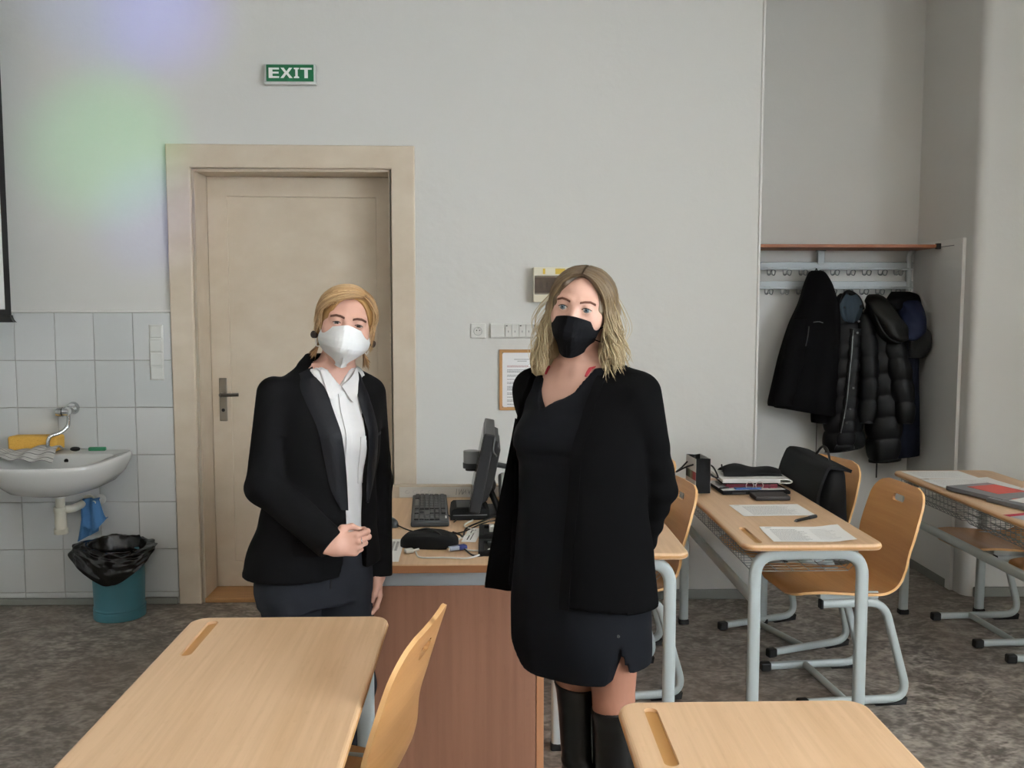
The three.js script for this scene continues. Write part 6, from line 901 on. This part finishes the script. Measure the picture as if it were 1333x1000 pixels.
  for (const s of [-1, 1]) { const p = mz(s * 0.99, 0.12), r = mz(s * 0.97, 0.6); part('ear_loop', tube([p, [s * 0.075, p[1] + 0.014, p[2] - 0.028], [s * 0.082, 0.004, -0.016], [s * 0.084, -0.03, -0.028], [s * 0.078, r[1], r[2] - 0.02], r], 0.0016, 30, 6).applyMatrix4(Hm), mb, mk); }
  part('centre_seam', tube([0.02, 0.3, 0.6, 0.97].map((v) => { const p = mz(0, v); return [p[0], p[1], p[2] + 0.0003]; }), 0.0009, 20, 5).applyMatrix4(Hm), mb, mk);
  const cr = polyAt([[0.08, 1.44], [0.082, 1.39], [0.076, 1.351], [0.068, 1.255], [0.06, 1.138], [0.046, 0.998], [0.036, 0.858], [0.032, 0.7]]);
  // dress
  const dm = matte(0x101217, 0.8, 0.3), vn = [[-0.078, 1.42], [-0.081, 1.341], [-0.066, 1.312], [-0.055, 1.298], [-0.04, 1.308], [-0.02, 1.32], [0.005, 1.33], [0.026, 1.343], [0.04, 1.365], [0.056, 1.39], [0.066, 1.42]];
  const neckY = (x) => { for (let i = 0; i < vn.length - 1; i++) if (x >= vn[i][0] && x <= vn[i + 1][0] && i > 0) return lerp(vn[i][1], vn[i + 1][1], (x - vn[i][0]) / (vn[i + 1][0] - vn[i][0] + 1e-6)); return 9; };
  const skirt = sections([[1.405, -0.004, 0.0, 0.11, 0.072], [1.36, 0, 0.004, 0.142, 0.09], [1.3, 0, 0.014, 0.16, 0.112], [1.22, 0, 0.026, 0.168, 0.14], [1.15, 0, 0.026, 0.164, 0.134], [1.05, 0, 0.026, 0.166, 0.13], [0.92, 0, 0.018, 0.18, 0.138], [0.76, 0.0, 0.01, 0.196, 0.152], [0.66, 0.002, 0.01, 0.198, 0.15], [0.57, 0.004, 0.008, 0.188, 0.142]]);
  const dress = (x, y, z) => {
    let d = skirt(x, y, z); d = smin(d, ell(Math.abs(x), y, z, [0.072, 1.215, 0.098], [0.072, 0.07, 0.062]), 0.03);
    d += 0.0022 * Math.sin(x * 46 + z * 30 + y * 5) * smooth(1.15, 0.8, y) - 0.004 * Math.exp(-(((y - 1.186) / 0.008) ** 2)) * -1;
    const hem = 0.602 + 0.07 * smooth(-0.1, -0.19, x) + 0.03 * smooth(0.12, 0.2, x); d = smax(d, hem - y, 0.004);
    const ny = neckY(x); if (z > -0.02) d = smax(d, Math.min(y - ny, z + 0.02), 0.003);
    d = smax(d, Math.min(x - cr(y) - 0.014, z + 0.01, y - 0.84, 1.4 - y), 0.003); d = smax(d, -Math.max(Math.abs(x - 0.16) - (0.7 - y) * 0.27, 0.03 - z), 0.003);
    return smax(d, -cap(x, y, z, [-0.008, 1.36, 0.0], [0, 1.5, 0.02], 0.066, 0.07), 0.003);
  };
  part('dress', netMesh(dress, [-0.23, 0.55, -0.17], [0.23, 1.43, 0.2], 0.006), dm, t); const dr = t.children.at(-1);
  part('slit_button', cyl(0.004, 0.003, 0.16, 0.735, frontZ(dress, 0.16, 0.735) + 0.001, 'z'), M.midGrey, dr);
  for (const [a, b] of [[[[0.05, 1.405], [0.046, 1.384]], [[0.062, 1.408], [0.054, 1.384]]], [[[-0.074, 1.405], [-0.077, 1.384]], [[-0.066, 1.405], [-0.072, 1.384]]]]) part('red_strap', lay((x, y, z) => Math.min(upper(x, y, z), dress(x, y, z)), a, b, 0.004, 0.003, 4, 8), std(0xa82030, 0.6), dr, 'red strap at the neckline');
  // cardigan
  const cm = matte(0x0a0a0b, 0.95, 0.15), ca = sections([[1.43, 0.0, -0.012, 0.07, 0.055], [1.405, 0, -0.008, 0.118, 0.072], [1.36, 0, 0.0, 0.158, 0.1], [1.3, 0, 0.012, 0.175, 0.126], [1.2, 0.002, 0.026, 0.182, 0.158], [1.05, 0.004, 0.026, 0.186, 0.15], [0.92, 0.006, 0.018, 0.198, 0.156], [0.76, 0.006, 0.01, 0.21, 0.166], [0.7, 0.006, 0.01, 0.208, 0.164]]);
  const unit = (a, b) => { const d = [0, 1, 2].map((k) => b[k] - a[k]), l = Math.hypot(...d); return d.map((v) => v / l); }, LD = unit(LE, LW), RD = unit(RE, RW);
  const arm = (x, y, z, S, E, W, D) => smin(cap(x, y, z, S, E, 0.06, 0.055), smax(cap(x, y, z, E, W, 0.055, 0.042), (x - W[0]) * D[0] + (y - W[1]) * D[1] + (z - W[2]) * D[2], 0.004), 0.02) + 0.0024 * Math.sin(y * 90 + x * 40) * smooth(1.25, 1.15, y);
  const card = (x, y, z) => {
    let d = ca(x, y, z) + 0.0045 * Math.sin(x * 52 + z * 34 + 0.7) * smooth(1.25, 0.95, y);
    d = smax(d, 0.795 - y + 0.01 * Math.sin(x * 20), 0.005);
    d = smax(d, -Math.max(x - cr(y), -0.15 - 0.02 * smooth(1.3, 1.1, y) - x, -0.02 - z), 0.008);
    d = smin(d, arm(x, y, z, LS, LE, LW, LD), 0.012 + 0.045 * smooth(1.2, 1.3, y)); d = smin(d, arm(x, y, z, RS, RE, RW, RD), 0.012 + 0.045 * smooth(1.2, 1.3, y));
    return smax(d, -cap(x, y, z, [-0.008, 1.36, 0.0], [0, 1.5, 0.03], 0.07, 0.076), 0.004);
  };
  part('cardigan', netMesh(card, [-0.28, 0.7, -0.28], [0.28, 1.46, 0.22], 0.0065), cm, t); const cg = t.children.at(-1);
  part('hanging_panel', grid((u, v) => { const y = 1.26 - 0.475 * v - 0.012 * Math.sin(u * 3), w = lerp(0.03, 0.075, v), x = -0.17 - 0.058 * v + (u - 0.5) * w, z = 0.045 - 0.05 * u + 0.015 * Math.sin(u * 5 + v * 3) * v; return [x + 0.012 * u, y, z + 0.03 * v]; }, 12, 40, 0.006), cm, cg);
  part('front_band', lay((x, y, z) => ca(x, y, z), [[0.078, 1.385], [0.069, 1.255], [0.061, 1.138], [0.047, 0.998], [0.037, 0.858], [0.035, 0.805]], [[0.1, 1.385], [0.094, 1.255], [0.086, 1.138], [0.073, 0.998], [0.062, 0.858], [0.06, 0.805]], 0.002, 0.004, 6, 60), cm, cg);
  part('tights', netMesh((x, y, z) => Math.max(legs(x, y, z) - 0.0022, y - 0.8, 0.1 - y), [-0.2, 0.08, -0.12], [0.22, 0.83, 0.12], 0.007), matte(0xa0705b, 0.6, 0.6), t, 'darker tan layer over the legs, shade put into its colour');  // thin layer over the skin; leg shade painted in as a darker tan
  // boots
  const lea = std(0x0c0c0c, 0.28), boot = (A, K, F, topY, toe) => (x, y, z) => { const own = F[0] < 0.05 ? x < 0.045 : x > 0.04; let d = smin(cap(x, y, z, [K[0] - (K[0] < 0.05 ? 0.012 : -0.001), K[1] + 0.1, K[2] + 0.002], A, 0.06, 0.051), cap(x, y, z, A, [F[0], 0.06, F[2]], 0.052, 0.046), 0.02); if (own && y > 0.1) d = smin(d, legs(x, y, z) - 0.007, 0.01); const an = Math.exp(-(((y - 0.2) / 0.09) ** 2)); d += an * (0.006 * Math.sin(y * 130 + Math.sin(x * 60) * 1.4 + z * 50) + 0.003 * Math.sin(y * 210 + x * 90)); d = smin(d, cap(x, y, z, [F[0], 0.045, F[2] - 0.01], [F[0] + toe[0], 0.034, F[2] + toe[1]], 0.044, 0.034), 0.025); return smax(smax(d, y - topY(x, z), 0.003), 0.004 - y, 0.004); };
  part('boot', netMesh(boot([-0.012, 0.25, -0.03], [-0.012, 0.52, -0.014], [-0.012, 0, -0.03], (x) => 0.535 - 0.1 * (x + 0.012), [-0.02, 0.15]), [-0.12, -0.01, -0.12], [0.06, 0.6, 0.18], 0.0045), lea, t, 'black leather boot, wrinkled at the ankle');
  part('boot', netMesh(boot([0.111, 0.25, 0.0], [0.114, 0.5, 0.024], [0.105, 0, 0.0], (x, z) => 0.515 + 0.12 * (x - 0.11), [0.03, 0.15]), [0.02, -0.01, -0.09], [0.22, 0.58, 0.22], 0.0045), lea, t, 'black leather boot, wrinkled at the ankle');
  part('boot_zip', tube([[0.036, 0.49, 0.008], [0.036, 0.42, 0.004], [0.035, 0.32, -0.004]], 0.002, 14, 5), M.midGrey, t);
}
scene.traverse((o) => { if (o.isLight && o.shadow) o.castShadow = true; });
renderer.render(scene, camera);
